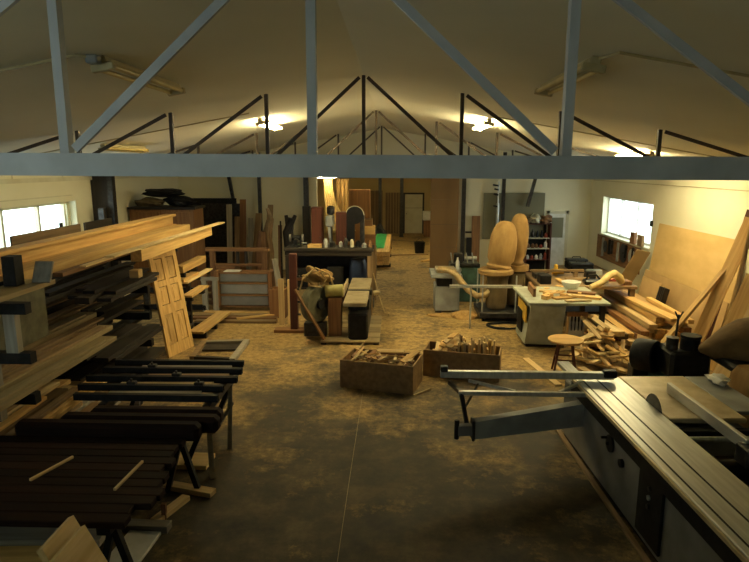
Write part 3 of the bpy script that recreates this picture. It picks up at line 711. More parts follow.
# draped cloth
t = thing('hanging_rail', 'thin rail hung from the roof of the far room holding the draped cloths', 'rail', (-2.0, 20.4, 2.8))
for y in (20.25, 20.6):
    MB().tube((-2.5, y, 2.81), (-1.5, y, 2.81), .012).build('rod', 'iron', t)
    for x in (-2.45, -1.55): MB().tube((x, y, 2.81), (x, y, cz(x)), .008).build('hanger', 'iron', t)
b = MB(); vs = []; n, m = 40, 14
for j in range(m + 1):
    q = j / m
    for i in range(n + 1):
        a = i / n
        w0 = .28 + .75 * q ** 2.2
        x = -2.42 + (.05 + a) * w0 + .0
        vs.append((x, 20.25 + .05 * math.sin(a * 34 + q * 2) * (.5 + q), 2.80 - 1.75 * q))
b._add(vs, [(j * (n + 1) + i, j * (n + 1) + i + 1, (j + 1) * (n + 1) + i + 1, (j + 1) * (n + 1) + i) for j in range(m) for i in range(n)])
o = one('cloth', b, 'cloth', 'pale draped cloth hanging under the lit lamp in the far room', 'cloth')
b = MB(); vs = []
for j in range(9):
    q = j / 8
    for i in range(13):
        a = i / 12; vs.append((-2.02 + .42 * a, 20.6 + .03 * math.sin(a * 20), 2.75 - 1.9 * q))
b._add(vs, [(j * 13 + i, j * 13 + i + 1, (j + 1) * 13 + i + 1, (j + 1) * 13 + i) for j in range(8) for i in range(12)])
one('cloth', b, 'bag', 'tan hanging cloth behind and right of the pale draped cloth', 'cloth')
t = thing('cupboard', 'brown wooden cupboard against the side of the far room behind the draped cloth', 'cupboard', (-1.5, 22.4, 0))
MB().bx(-2.1, -.95, 22.1, 22.7, 0, 2.35, .01).build('body', 'brown_z', t)
MB().bx(-2.06, -1.55, 22.08, 22.1, .1, 2.3).build('door', 'brown_z', t); MB().bx(-1.5, -.99, 22.08, 22.1, .1, 2.3).build('door', 'brown_z', t)
b = MB(); b.blob((-.66, 24.5, .34), (.28, .3, .42), 4, .2, flat=-.34); one('sack', b, 'black', 'black heaped sack beside the slim post in the far room', 'sack')
t = thing('bin', 'small black bin standing alone on the floor of the far room', 'bin', (.9, 22.3, 0))
MB().lathe([(.01, 0), (.17, 0), (.21, .42), (.18, .42), (.15, .06)], (.9, 22.3, 0)).build('body', 'black', t)
MB().path([(.72, 22.3, .4), (.9, 22.3, .56), (1.08, 22.3, .4)], .012, 6).build('handle', 'iron', t)
for k, (x, z0, z1, m, lb) in enumerate(((1.6, 0, .75, 'brown_z', 'brown carton at the far wall right of the pale door'), (1.55, .75, 1.15, 'white', 'white box on the brown carton right of the pale door'))):
    b = MB(); b.bx(x - .3, x + .3, 27.6, 28.1, z0, z1, .01); one('box', b, m, lb, 'box')
plank((-.3, 21.6, .02), (1.2, 21.9, .02), .12, .04, 'old_x', 'plank lying across the floor of the far room', 'plank')
plank((.9, 20.2, .02), (1.6, 20.9, .02), .12, .04, 'pine_x', 'short pale plank on the floor of the far room near the sliding panel', 'plank')

# ------------------------------------------------------------------ centre back: tall bench, posts, bandsaw
t = thing('workbench', 'tall workbench with a dark top crowded with tools, behind the jointer', 'workbench', (-1.43, 13.0, 0))
MB().bx(-2.4, -.47, 12.72, 13.35, 1.40, 1.46, .006).build('top', 'dark_x', t)
MB().bx(-2.36, -.51, 12.75, 12.79, 1.3, 1.40).build('apron', 'dark_x', t)
for x, m in ((-2.33, 'dark_z'), (-.55, 'old_z')):
    for y in (12.78, 13.28): MB().bx(x - .05, x + .05, y - .05, y + .05, 0, 1.30).build('leg', m, t)
MB().bx(-2.28, -.6, 12.8, 13.3, .55, .59).build('shelf', 'dark_x', t)
MB().bx(-2.28, -.6, 13.28, 13.32, .6, 1.28).build('back_panel', 'black', t)
t = thing('press_post', 'red-brown wooden post on a flat foot standing left of the fan housing', 'post', (-1.97, 11.35, 0))
MB().bx(-2.04, -1.90, 11.28, 11.42, .06, 1.55, .008).build('post', 'red_z', t)
MB().bx(-2.36, -1.6, 11.22, 11.48, 0, .06, .006).build('foot', 'brown_x', t)
for z in (.35, .6, .85, 1.1): MB().tube((-1.90, 11.35, z), (-1.84, 11.35, z), .022).build('peg', 'iron', t)
MB().bar((-1.90, 11.35, 1.05), (-1.7, 11.35, 1.06), .07, .05).build('bracket', 'brown_x', t)
for k, (x0, x1, h) in enumerate(((-1.92, -1.67, 2.28), (-1.36, -1.12, 2.17))):
    t = thing('red_cabinet', ('left' if k == 0 else 'right') + ' one of two narrow tall red-brown cabinets behind the tall workbench', 'cabinet', ((x0 + x1) / 2, 13.75, 0), 0, 'tall red-brown cabinets')
    MB().bx(x0, x1, 13.6, 13.9, 0, h, .01).build('body', 'red_z', t)
    MB().bx(x0 + .02, x1 - .02, 13.585, 13.6, .1, h - .05).build('door', 'red_z', t)
    MB().tube((x1 - .05, 13.585, 1.6), (x1 - .05, 13.56, 1.6), .015).build('knob', 'iron', t)
t = thing('drill_press', 'grey pillar drill between the two red-brown cabinets', 'drill', (-1.5, 13.7, 0))
MB().bx(-1.63, -1.39, 13.5, 13.95, 0, .05).build('base', 'machine', t)
MB().tube((-1.5, 13.8, .05), (-1.5, 13.8, 2.05), .045).build('column', 'machine', t)
MB().bx(-1.58, -1.42, 13.45, 13.95, 1.85, 2.1, .03).build('head', 'machine', t)
MB().lathe([(.05, 0), (.09, .02), (.09, .16), (.05, .2)], (-1.5, 13.88, 2.1)).build('motor', 'iron', t)
MB().tube((-1.5, 13.52, 1.6), (-1.5, 13.52, 1.86), .03, .035).build('spindle', 'alu', t)
MB().bx(-1.62, -1.38, 13.4, 13.74, 1.40, 1.44, .006).build('table', 'iron', t)
for k in range(3):
    a = k * 2.1; MB().tube((-1.42, 13.6, 1.92), (-1.38 + .03 * math.cos(a), 13.6 + .14 * math.cos(a), 1.92 + .14 * math.sin(a)), .01).build('lever', 'alu', t)
t = thing('bandsaw', 'dark bandsaw with a rounded pale rimmed wheel cover right of the red cabinets', 'bandsaw', (-.93, 13.85, 0))
MB().bx(-1.08, -.72, 13.65, 14.05, 0, .85, .02).build('base', 'green', t)
MB().bx(-.82, -.72, 13.72, 14.0, .85, 2.1, .01).build('frame', 'iron', t)
MB().lathe([(.02, 0), (.20, 0), (.20, .2), (.02, .2)], (-.93, 13.65, 2.1), (0, 1, 0), 28).build('wheel_cover', 'black', t)
pts = [(-.93 + .205 * math.cos(a), 13.66, 2.1 + .205 * math.sin(a)) for a in [PI * k / 16 for k in range(17)]]
MB().path(pts, .012, 6).build('rim', 'cream', t)
MB().bx(-1.12, -.82, 13.6, 14.0, 1.0, 1.05, .006).build('table', 'iron', t)
MB().bx(-1.13, -.94, 13.66, 13.85, 1.5, 2.1, .01).build('guard', 'black', t)
for k, (x, z0, w, h, m, lb) in enumerate(((-.66, 1.80, .22, .16, 'brown_x', 'brown box topmost of the pile right of the bandsaw'), (-.62, 1.60, .26, .2, 'pine_x', 'pale box second in the pile right of the bandsaw'), (-.62, 1.30, .28, .3, 'brown_x', 'brown box third in the pile right of the bandsaw'), (-.61, 0, .3, 1.3, 'old_z', 'tall brown chest carrying the pile right of the bandsaw'))):
    b = MB(); b.bx(x - w / 2, x + w / 2, 14.2, 14.5, z0, z0 + h, .008); one('box', b, m, lb, 'box')
# clutter on the tall workbench
t = thing('bench_vice', 'dark iron vice on the left end of the tall workbench', 'vice', (-2.15, 12.95, 1.46))
MB().bx(-2.27, -2.07, 12.88, 13.02, 1.46, 1.52, .01).build('base', 'iron', t); MB().bx(-2.22, -2.12, 12.9, 13.0, 1.52, 1.64, .02).build('jaw', 'iron', t); MB().bx(-2.08, -2.01, 12.9, 13.0, 1.52, 1.62, .02).build('jaw', 'iron', t)
MB().tube((-2.01, 12.95, 1.55), (-1.93, 12.95, 1.55), .014).build('screw', 'alu', t)
t = thing('grinder', 'dark bench grinder with two wheels on the left of the tall workbench', 'grinder', (-2.2, 13.2, 1.46))
MB().bx(-2.27, -2.13, 13.15, 13.25, 1.46, 1.56).build('base', 'iron', t); MB().tube((-2.29, 13.2, 1.63), (-2.11, 13.2, 1.63), .06).build('motor', 'black', t)
for x in (-2.34, -2.06): MB().tube((x - .015, 13.2, 1.63), (x + .015, 13.2, 1.63), .085, n=20).build('wheel', 'grey_x', t)
b = MB(); b.bx(-1.9, -1.6, 12.82, 12.95, 1.46, 1.54, .004); one('wooden_block', b, 'pine_x', 'brown wooden block lying on the tall workbench before the left red cabinet', 'block')
G = 'small tools on the tall workbench'
for k, (x, m, r, h, lb) in enumerate(((-1.52, 'machine', .05, .2, 'grey tin'), (-1.38, 'iron', .06, .13, 'dark tin'), (-1.2, 'white', .04, .12, 'white jar'), (-1.08, 'iron', .05, .2, 'dark can'), (-.95, 'cream', .045, .17, 'cream bottle'), (-.82, 'black', .06, .14, 'black tin'), (-.68, 'machine', .05, .1, 'low grey tin'), (-.56, 'brown_z', .05, .15, 'brown tin'))):
    b = MB(); b.lathe([(.005, 0), (r, 0), (r, h * .75), (r * .55, h * .9), (r * .5, h), (.005, h)], (x, 12.95 + .05 * (k % 3), 1.46), n=14)
    one('tin', b, m, lb + f' on the tall workbench, {ORD[k]} in the row from the left', 'tin', G)
# under the bench
t = thing('barrel', 'dark blue plastic barrel on the shelf under the tall workbench', 'barrel', (-.82, 13.02, .59))
MB().lathe([(.01, 0), (.17, 0), (.19, .1), (.2, .3), (.19, .5), (.16, .6), (.01, .6)], (-.82, 13.02, .59)).build('body', 'blue', t)
MB().lathe([(.005, 0), (.17, 0), (.17, .03), (.005, .03)], (-.82, 13.02, 1.19)).build('lid', 'black', t)
G = 'dark boxes under the tall workbench'
for k, (x, w, h, m) in enumerate(((-2.05, .3, .4, 'black'), (-1.7, .32, .28, 'brown_x'), (-1.32, .34, .45, 'black'))):
    b = MB(); b.bx(x - w / 2, x + w / 2, 12.85, 13.15, .59, .59 + h, .01); one('box', b, m, f'box on the shelf under the tall workbench, {ORD[k]} from the left', 'box', G)

# fan housing with motor
t = thing('dust_fan', 'greenish round fan housing with a yellow-green motor beside the jointer', 'fan', (-1.4, 10.9, 0))
MB().lathe([(.02, -.10), (.25, -.10), (.36, -.06), (.37, .06), (.33, .1), (.02, .1)], (-1.47, 10.9, .68), (1, -.75, 0), 30).build('housing', 'oldgreen', t)
MB().lathe([(.02, .1), (.1, .1), (.1, .16), (.02, .16)], (-1.47, 10.9, .68), (1, -.75, 0), 20).build('hub', 'iron', t)
MB().tube((-1.3, 10.95, .90), (-.97, 10.95, .92), .115, n=20).build('motor', 'motor', t)['label'] = 'yellow-green motor cylinder'
MB().bx(-1.25, -1.0, 10.85, 11.05, .06, .79, .01).build('motor_stand', 'brown_z', t)
MB().bx(-1.7, -1.28, 10.8, 11.0, .06, .32, .01).build('stand', 'iron', t)
plank((-1.82, 10.62, 1.0), (-1.28, 10.5, .10), .09, .03, 'brown_x', 'brown plank leaning in front of the greenish fan housing', 'plank')
b = MB(); b.blob((-1.46, 10.95, 1.15), (.2, .2, .16), 15, .5, 4); one('filter_bag', b, 'bag', 'crumpled brown bag heaped on top of the greenish fan housing', 'bag')
b = MB(); b.path([(-1.76, 10.8, .95), (-1.68, 10.78, 1.2), (-1.52, 10.75, 1.32), (-1.36, 10.76, 1.3), (-1.27, 10.8, 1.15), (-1.36, 10.72, 1.02), (-1.55, 10.7, 1.05), (-1.64, 10.72, 1.22), (-1.45, 10.72, 1.38), (-1.22, 10.8, 1.26), (-1.15, 10.85, 1.05)], .016, 8); one('hose', b, 'hose', 'thin tan hose looped over the crumpled brown bag', 'hose')
# jointer on its platform
t = thing('wooden_platform', 'low wooden platform under the jointer', 'platform', (-.83, 11.6, 0))
for k in range(6): MB().bx(-1.36, -.28, 10.5 + .33 * k, 10.80 + .33 * k, .03, .06, .003).build('board', 'weath_x', t)
for x in (-1.3, -.82, -.34): MB().bx(x - .05, x + .05, 10.5, 12.45, 0, .03).build('bearer', 'dark_y', t)
t = thing('jointer', 'cast iron jointer with two shiny tables on the low wooden platform', 'jointer', (-.68, 11.45, .06))
MB().bx(-.86, -.5, 10.62, 12.3, .06, .55, .03).build('base', 'black', t)
MB().bx(-.88, -.48, 10.9, 12.1, .55, .76, .02).build('body', 'iron', t)
MB().bx(-.92, -.50, 10.28, 11.33, .76, .835, .012).build('infeed_table', 'cast', t)
MB().bx(-.92, -.50, 11.46, 12.58, .78, .855, .012).build('outfeed_table', 'cast', t)
MB().tube((-.91, 11.395, .79), (-.45, 11.395, .79), .055).build('cutter_block', 'iron', t)
MB().bx(-.99, -.955, 10.9, 12.0, .8, .95, .004).build('fence', 'cast', t)
MB().lathe([(.015, 0), (.10, 0), (.10, .02), (.08, .025), (.015, .03)], (-.42, 11.0, .68), (1, 0, 0)).build('handwheel', 'iron', t)
MB().tube((-.43, 11.75, .70), (-.30, 11.75, .72), .05).build('knob', 'cast', t)
b = MB(); b.path([(-.48, 12.9, .9), (-.36, 12.6, .5), (-.22, 12.5, .12), (-.12, 12.7, .02)], .014, 6); one('cable', b, 'hose', 'pale cable hanging from the right end of the tall workbench', 'cable')

# ------------------------------------------------------------------ centre right: planer, dust collector
t = thing('planer', 'grey thickness planer standing before the sliding panel', 'planer', (1.3, 13.3, 0))
MB().bx(.88, 1.42, 13.0, 13.6, .04, .60, .015).build('base', 'machine', t)
for x in (.96, 1.34): MB().bx(x - .07, x + .07, 13.0, 13.6, 0, .04).build('foot', 'iron', t)
MB().bx(.92, 1.25, 12.98, 13.55, .60, .80, .01).build('throat', 'black', t)
MB().bx(1.25, 1.40, 13.02, 13.55, .60, .80, .01).build('side_cover', 'machine', t)
MB().bx(.78, 1.46, 12.85, 13.75, .80, .88, .012).build('table', 'machine', t)
MB().bx(.9, 1.35, 13.1, 13.6, .88, .96, .02).build('hood', 'cast', t)
b = MB(); b.path([(.95, 12.95, .98), (1.15, 12.8, .99), (1.3, 12.72, .92), (1.42, 12.66, .76), (1.56, 12.6, .6), (1.74, 12.52, .49), (1.9, 12.5, .52), (2.0, 12.5, .6)], .068, 12)
for k in range(1): pass
one('hose', b, 'hose', 'tan flexible dust hose drooping from the planer to the collector', 'hose')
t = thing('mortiser', 'dark green machine with metal levers behind the planer', 'machine', (1.65, 14.3, 0))
MB().bx(1.3, 2.02, 14.1, 14.6, 0, .86, .02).build('base', 'green', t)
MB().bx(1.3, 2.0, 14.05, 14.55, .86, .93, .01).build('table', 'iron', t)
MB().bx(1.4, 1.62, 14.2, 14.45, .93, 1.15, .03).build('head', 'iron', t)
for x in (1.36, 1.72, 1.86): MB().tube((x, 14.2, .93), (x - .05, 14.15, 1.18), .016).build('lever', 'alu', t)
MB().tube((1.65, 14.3, 1.03), (1.95, 14.3, 1.03), .05).build('spindle', 'alu', t)
MB().lathe([(.01, 0), (.07, 0), (.07, .03), (.01, .03)], (1.5, 14.08, .78), (0, -1, 0)).build('handwheel', 'alu', t)
b = MB(); b.lathe([(.004, 0), (.03, 0), (.045, .06), (.045, .2), (.02, .26), (.02, .3), (.004, .3)], (1.40, 13.4, .88), n=12); one('bottle', b, 'white', 'white bottle standing on the planer table', 'bottle')
t = thing('dust_collector', 'two-bag dust collector with tan filter bags on a dark wheeled base', 'dust collector', (2.35, 12.6, 0))
MB().bx(1.76, 2.78, 12.2, 13.2, .08, .2, .01).build('base', 'iron', t)
for x in (1.85, 2.68):
    for y in (12.3, 13.1): MB().tube((x - .02, y, .045), (x + .02, y, .045), .045).build('castor', 'black', t)
for x, y in ((1.82, 12.3), (2.5, 12.25), (1.82, 13.1), (2.74, 13.12)): MB().tube((x, y, .2), (x, y, .98), .016).build('post', 'alu', t)
MB().lathe([(.02, 0), (.33, 0), (.37, .03), (.37, .10), (.33, .13), (.02, .13)], (2.12, 12.58, .95), n=30).build('ring', 'bag', t)
MB().lathe([(.02, 0), (.28, 0), (.28, .12), (.02, .12)], (2.62, 12.98, .98), n=26).build('ring', 'bag', t)
bag = [(.02, 0), (.25, 0), (.27, .05), (.235, .09), (.235, .13), (.28, .2), (.29, .45), (.275, .66), (.235, .82), (.19, .91), (.14, .97), (.07, 1.0), (.02, 1.005)]
MB().lathe(bag, (2.17, 12.58, 1.08), (.15, .02, 1), 30, .06, 3).build('upper_bag', 'bag', t)
MB().lathe([(r * .78, h * 1.1) for r, h in bag], (2.58, 12.98, 1.10), (.09, .02, 1), 30, .06, 8).build('upper_bag', 'bag', t)
low = [(.02, 0), (.19, .02), (.22, .1), (.22, .6), (.24, .74), (.02, .74)]
MB().lathe(low, (2.16, 12.58, .21), n=26, wob=.04, seed=2).build('lower_bag', 'bagdk', t)
MB().lathe(low, (2.6, 12.98, .21), n=26, wob=.04, seed=5).build('lower_bag', 'bagdk', t)
MB().tube((1.86, 12.62, .7), (2.0, 12.6, .95), .07).build('inlet', 'hose', t)
b = MB()
pts = [(2.25 + (.55 + .04 * math.sin(3 * a)) * math.cos(a) * .7, 11.82 + (.24 + .03 * math.sin(2 * a)) * math.sin(a), .018 + .012 * (a / 6)) for a in [k * .3 for k in range(58)]]
b.path(pts, .014, 6); one('cable_coil', b, 'black', 'dark cable coiled on the floor before the dust collector', 'cable')
b = MB(); b.blob((1.5, 12.6, 0), (.30, .22, .16), 3, .08, 3, 0.); one('sawdust_heap', b, 'dust', 'heap of brown sawdust on the floor below the planer hose', 'sawdust', None, 'stuff')
b = MB(); b.blob((1.05, 12.75, 0), (.38, .18, .05), 9, .08, 3, 0.); one('sawdust_heap', b, 'dust', 'flat heap of yellow sawdust before the grey planer base', 'sawdust', None, 'stuff')

# ------------------------------------------------------------------ things at the back wall, right
b = MB(); b.bx(2.66, 4.5, 18.42, 18.46, 1.0, 2.4); one('board', b, 'olive', 'large olive-grey board fixed on the back wall behind the dust bags', 'board')
b = MB(); b.box((2.45, 18.38, .86), (.25, .04, 1.7), Matrix.Rotation(-.05, 3, 'X')); one('board', b, 'brown_z', 'narrow dark brown board leaning against the back wall beside the olive board', 'board')
b = MB(); b.bx(2.22, 2.50, 18.2, 18.28, 0, 1.05); one('board', b, 'black', 'black board standing at the foot of the narrow brown board', 'board') if 0 else None
b = MB(); b.box((2.25, 18.36, .53), (.17, .04, 1.04), Matrix.Rotation(-.05, 3, 'X')); one('board', b, 'black', 'short black board standing beside the steel column at the back wall', 'board')
b = MB(); b.bx(2.1, 2.42, 18.42, 18.5, 1.72, 1.76); b.bx(2.14, 2.17, 18.46, 18.5, 1.6, 1.72); b.bx(2.35, 2.38, 18.46, 18.5, 1.6, 1.72)
b = MB(); b.bx(2.14, 2.34, 18.40, 18.5, 1.18, 1.23); one('wall_shelf', b, 'dark_x', 'tiny dark shelf on the back wall above the short black board', 'shelf')
t = thing('air_pipe', 'silver pipe with dark valves running up beside the steel column behind the dust bags', 'pipe', (3.06, 18.22, 0))
MB().tube((3.06, 18.22, 0), (3.06, 18.22, 2.1), .05).build('pipe', 'alu', t)
MB().tube((3.06, 18.22, 2.1), (3.06, 18.22, 2.75), .025).build('pipe', 'alu', t)
for z, x in ((2.35, 2.98), (2.5, 3.0), (2.62, 2.95), (2.0, 2.98)): MB().bar((3.06, 18.2, z), (x - .06, 18.2, z + .03), .05, .05).build('valve', 'black', t)
t = thing('shelf_unit', 'dark brown open shelf unit with tins and bottles at the back wall', 'shelf', (4.29, 18.27, 0))
for x in (3.93, 4.65): MB().bx(x - .02, x + .02, 18.08, 18.46, 0, 1.52).build('side_panel', 'red_z', t)
MB().bx(3.95, 4.63, 18.44, 18.46, 0, 1.5).build('back_panel', 'black', t)
SH = (.06, .42, .76, 1.08, 1.50)
for z in SH: MB().bx(3.95, 4.63, 18.08, 18.44, z - .02, z).build('shelf', 'cream' if z in (.76, 1.08) else 'red_x', t)
G = 'things on the dark shelf unit'
for z, nm in ((.42, 'lowest'), (.76, 'middle'), (1.08, 'upper')):
    for k in range(5):
        x = 4.02 + .13 * k; h = R.uniform(.1, .25); r = R.uniform(.035, .055)
        b = MB(); b.lathe([(.004, 0), (r, 0), (r, h * .7), (r * .5, h * .85), (r * .5, h), (.004, h)], (x, 18.22 + R.uniform(-.04, .06), z), n=12)
        mm, cn = R.choice([('iron', 'dark'), ('machine', 'grey'), ('white', 'white'), ('brown_z', 'brown'), ('redp', 'red'), ('black', 'black')]); one('tin', b, mm, f'{cn} tin on the {nm} filled shelf of the dark unit, {ORD[k]} from the left', 'tin', G)
for k, (x, w, h, m, lb) in enumerate(((3.95, .3, .24, 'bagdk', 'rumpled tan sack, left, on top of the dark shelf unit'), (4.22, .26, .3, 'cream', 'pale sack in the middle of the top of the dark shelf unit'), (4.52, .34, .26, 'brown_x', 'brown sack, right, on top of the dark shelf unit'))):
    b = MB(); b.blob((x, 18.25, 1.5 + h * .48), (w / 2, .15, h / 2), 20 + k, .25); one('sack', b, m, lb, 'sack')
# low bench and tool wall under the right window
t = thing('low_bench', 'low bench under the right window carrying dark tool boxes', 'bench', (5.1, 16.4, 0))
MB().bx(4.55, 5.75, 15.7, 17.2, .36, .41, .005).build('top', 'old_y', t)
for x in (4.62, 5.68):
    for y in (15.78, 17.1): MB().bx(x - .04, x + .04, y - .04, y + .04, 0, .36).build('leg', 'old_z', t)
for k, (x0, x1, y0, y1, h, lb) in enumerate(((4.66, 5.25, 15.85, 16.2, .26, 'black tool box with a handle on the low bench, nearer one'), (4.75, 5.3, 16.5, 16.85, .27, 'black tool box with a handle on the low bench, farther one'))):
    t = thing('tool_box', lb, 'tool box', ((x0 + x1) / 2, (y0 + y1) / 2, .41))
    MB().bx(x0, x1, y0, y1, .41, .41 + h * .7, .02).build('body', 'black', t); MB().bx(x0 - .01, x1 + .01, y0 - .01, y1 + .01, .41 + h * .7, .41 + h, .03).build('lid', 'iron', t)
    xm = (x0 + x1) / 2; ym = (y0 + y1) / 2; MB().path([(xm - .12, ym, .41 + h), (xm - .1, ym, .46 + h), (xm + .1, ym, .46 + h), (xm + .12, ym, .41 + h)], .012, 6).build('handle', 'iron', t)
t = thing('tool_board', 'brown tool board on the right wall under the window', 'tool board', (XR - .02, 15.9, .72))
MB().bx(XR - .03, XR - .002, 14.5, 17.6, .62, 1.27).build('panel', 'brown_y', t)
G = 'tools hung under the right window'
for k, (y, z, r) in enumerate(((14.95, .98, .2), (15.5, 1.0, .24), (16.85, 1.0, .16))):
    b = MB(); b.lathe([(.03, 0), (r, 0), (r, .012), (.03, .012)], (XR - .055, y, z), (1, 0, 0), 28); b.lathe([(.004, -.02), (.03, -.02), (.03, .0), (.004, 0)], (XR - .055, y, z), (1, 0, 0), 12)
    one('saw_disc', b, ('alu', 'iron', 'iron')[k], 'round saw disc hung on the brown tool board, ' + ('nearest the leaning sheets', 'second from the leaning sheets', 'small one at the far end')[k], 'saw blade', G)
for k, y in enumerate((14.85, 15.3, 15.85, 16.05, 16.3, 16.5, 17.0, 17.15)):
    b = MB(); L = R.uniform(.3, .55); b.bar((XR - .06, y, 1.22), (XR - .06, y + .02, 1.22 - L), .06, .03); b.box((XR - .065, y, 1.20), (.04, .09 if k % 2 else .05, .07), None, .008)
    one('hand_tool', b, ('iron', 'black', 'machine', 'brown_z')[k % 4], f'hand tool hanging on the brown tool board, {ORD[k]} from the leaning sheets', 'tool', G)
for k, (y, z, m, h) in enumerate(((14.45, RW[0][0], 'old_z', .26), (14.9, RW[0][0], 'brown_z', .28))):
    b = MB(); b.bx(XR - .09, XR - .02, y - .13, y + .13, z, z + h); one('board_offcut', b, m, ('short grey', 'short brown')[k] + ' board stood on the right window sill, ' + ('nearer' if k == 0 else 'farther') + ' of two', 'board')

# ------------------------------------------------------------------ sheets and planks leaning on the right wall
def sheet(y0, y1, xb, xt, z1, th, m, label, name='sheet', z0=0.):
    d = V((xt - xb, 0, z1 - z0)); n = V((-d.z, 0, d.x)).normalized() * th
    a = [V((xb, y0, z0)), V((xb, y1, z0)), V((xt, y1, z1)), V((xt, y0, z1))]
    b = MB(); b._add(a + [x + n for x in a], [(0, 1, 2, 3), (7, 6, 5, 4), (0, 4, 5, 1), (1, 5, 6, 2), (2, 6, 7, 3), (3, 7, 4, 0)])
    return one(name, b, m, label, 'sheet', 'sheets leaning on the right wall')
sheet(10.2, 13.55, 5.62, 5.88, 1.95, .02, 'ply', 'large yellow plywood sheet leaning on the right wall', 'plywood_sheet')
sheet(10.05, 13.45, 5.46, 5.62, .93, .02, 'mdf', 'lower brown board leaning in front of the large plywood sheet', 'fibreboard_sheet')
sheet(11.95, 12.85, 5.16, 5.34, .88, .03, 'mdf', 'small brown board leaning in front of the others near the lumber pile', 'fibreboard_sheet')
for k in range(4):
    sheet(11.62 + .07 * k, 11.66 + .07 * k, 5.16, 5.34, .84, .1, 'dark_z', f'thin dark strip standing beside the small brown board, {ORD[k]} from the near side', 'strip')
plank((5.30, 14.35, 0.06), (5.66, 13.78, 1.3), .34, .025, 'mdf', 'tan board leaning on the wall between the window and the plywood', 'board', roll=-.5)
G = 'long planks leaning on the right wall'
for (p, q, w, th, m, rl, lb) in (
        ((4.31, 9.85, .02), (5.74, 9.85, 2.05), .10, .05, 'pine_x', .2, 'narrow pine plank leaning at the lowest angle on the right wall'),
        ((4.90, 9.78, .02), (5.68, 9.78, 2.38), .22, .03, 'pine_x', .6, 'wide pine plank leaning just behind the narrow low one'),
        ((5.20, 9.98, .02), (5.75, 9.98, 2.5), .10, .03, 'red_x', .6, 'dark red-brown lath that fills the shaded gap behind the wide pine plank'),  # dark-red strip that also paints in the shadow between the planks
        ((5.34, 9.62, .02), (5.66, 9.62, 2.95), .26, .03, 'mdf', .9, 'tallest tan board leaning almost upright on the right wall'),
        ((5.46, 9.36, .02), (5.74, 9.36, 2.6), .08, .03, 'red_x', .9, 'dark red-brown lath leaning beside the tallest tan board'),
        ((5.5, 9.0, .02), (5.76, 9.0, 2.7), .30, .03, 'brown_x', .9, 'brown board leaning nearest to the dust bag on the right wall'),
        ((5.02, 9.25, .02), (5.50, 9.25, 1.55), .22, .03, 'pine_x', .7, 'short pine board leaning before the tall planks'),
        ((4.95, 8.9, .02), (5.5, 8.9, 1.35), .22, .03, 'pale_x', .7, 'short pale board leaning before the short pine board')):
    plank(p, q, w, th, m, lb, 'plank', G, rl)

# ------------------------------------------------------------------ old table saw bench with clutter
t = thing('table_saw', 'old pale green table saw with a wide dusty top and a long side rail', 'table saw', (2.75, 10.9, 0))
b = MB(); b._add([(2.33, 10.48, .06), (2.95, 10.42, .06), (2.95, 11.3, .06), (2.33, 11.3, .06), (2.40, 10.42, .78), (3.0, 10.36, .78), (3.0, 11.3, .78), (2.40, 11.3, .78)], [(0, 1, 2, 3), (4, 5, 6, 7), (0, 1, 5, 4), (1, 2, 6, 5), (2, 3, 7, 6), (3, 0, 4, 7)])
b.build('cabinet', 'mint', t)
MB().bx(2.36, 2.92, 10.5, 11.28, 0, .06).build('plinth', 'black', t)
MB().bx(2.315, 2.335, 10.75, 11.15, .2, .6).build('vent_panel', 'black', t)
MB().bar((2.345, 11.2, .64), (2.335, 10.46, .60), .02, .30).build('side_guard', 'yellow', t)['label'] = 'yellow side guard'
MB().bx(2.3, 3.7, 10.15, 11.6, .84, .89, .008).build('top', 'mint', t)
MB().bx(2.4, 3.0, 10.45, 11.25, .78, .84).build('trunnion', 'black', t)
MB().bx(3.58, 3.66, 10.3, 10.38, 0, .84).build('leg', 'dark_z', t); MB().bx(3.58, 3.66, 11.4, 11.48, 0, .84).build('leg', 'dark_z', t)
MB().bar((1.08, 11.7, .86), (2.5, 11.72, .86), .09, .05).build('side_rail', 'alu', t)
MB().tube((1.5, 11.7, 0), (1.5, 11.7, .835), .018).build('rail_leg', 'alu', t)
t = thing('chisel_rack', 'wooden rack of dark chisels standing under the table saw top', 'chisel rack', (3.12, 10.3, 0))
MB().bx(3.0, 3.36, 10.27, 10.33, .62, .70, .004).build('top_rail', 'brown_x', t)
for x in (3.02, 3.34): MB().bx(x - .02, x + .02, 10.28, 10.34, 0, .62).build('post', 'pale_z', t)
MB().bx(3.04, 3.32, 10.315, 10.335, .1, .62).build('back_board', 'white', t)
for k in range(4): MB().lathe([(.004, 0), (.010, .02), (.010, .16), (.016, .18), (.016, .28), (.006, .3)], (3.09 + .06 * k, 10.29, .36), n=8).build('chisel', 'black', t)
b = MB(); b.lathe([(.01, 0), (.12, 0), (.17, .09), (.185, .13), (.17, .135), (.11, .03)], (3.38, 11.45, .89), n=26); one('bowl', b, 'white', 'white plastic bowl among the clutter on the table saw top', 'bowl')
G = 'wood pieces on the table saw top'
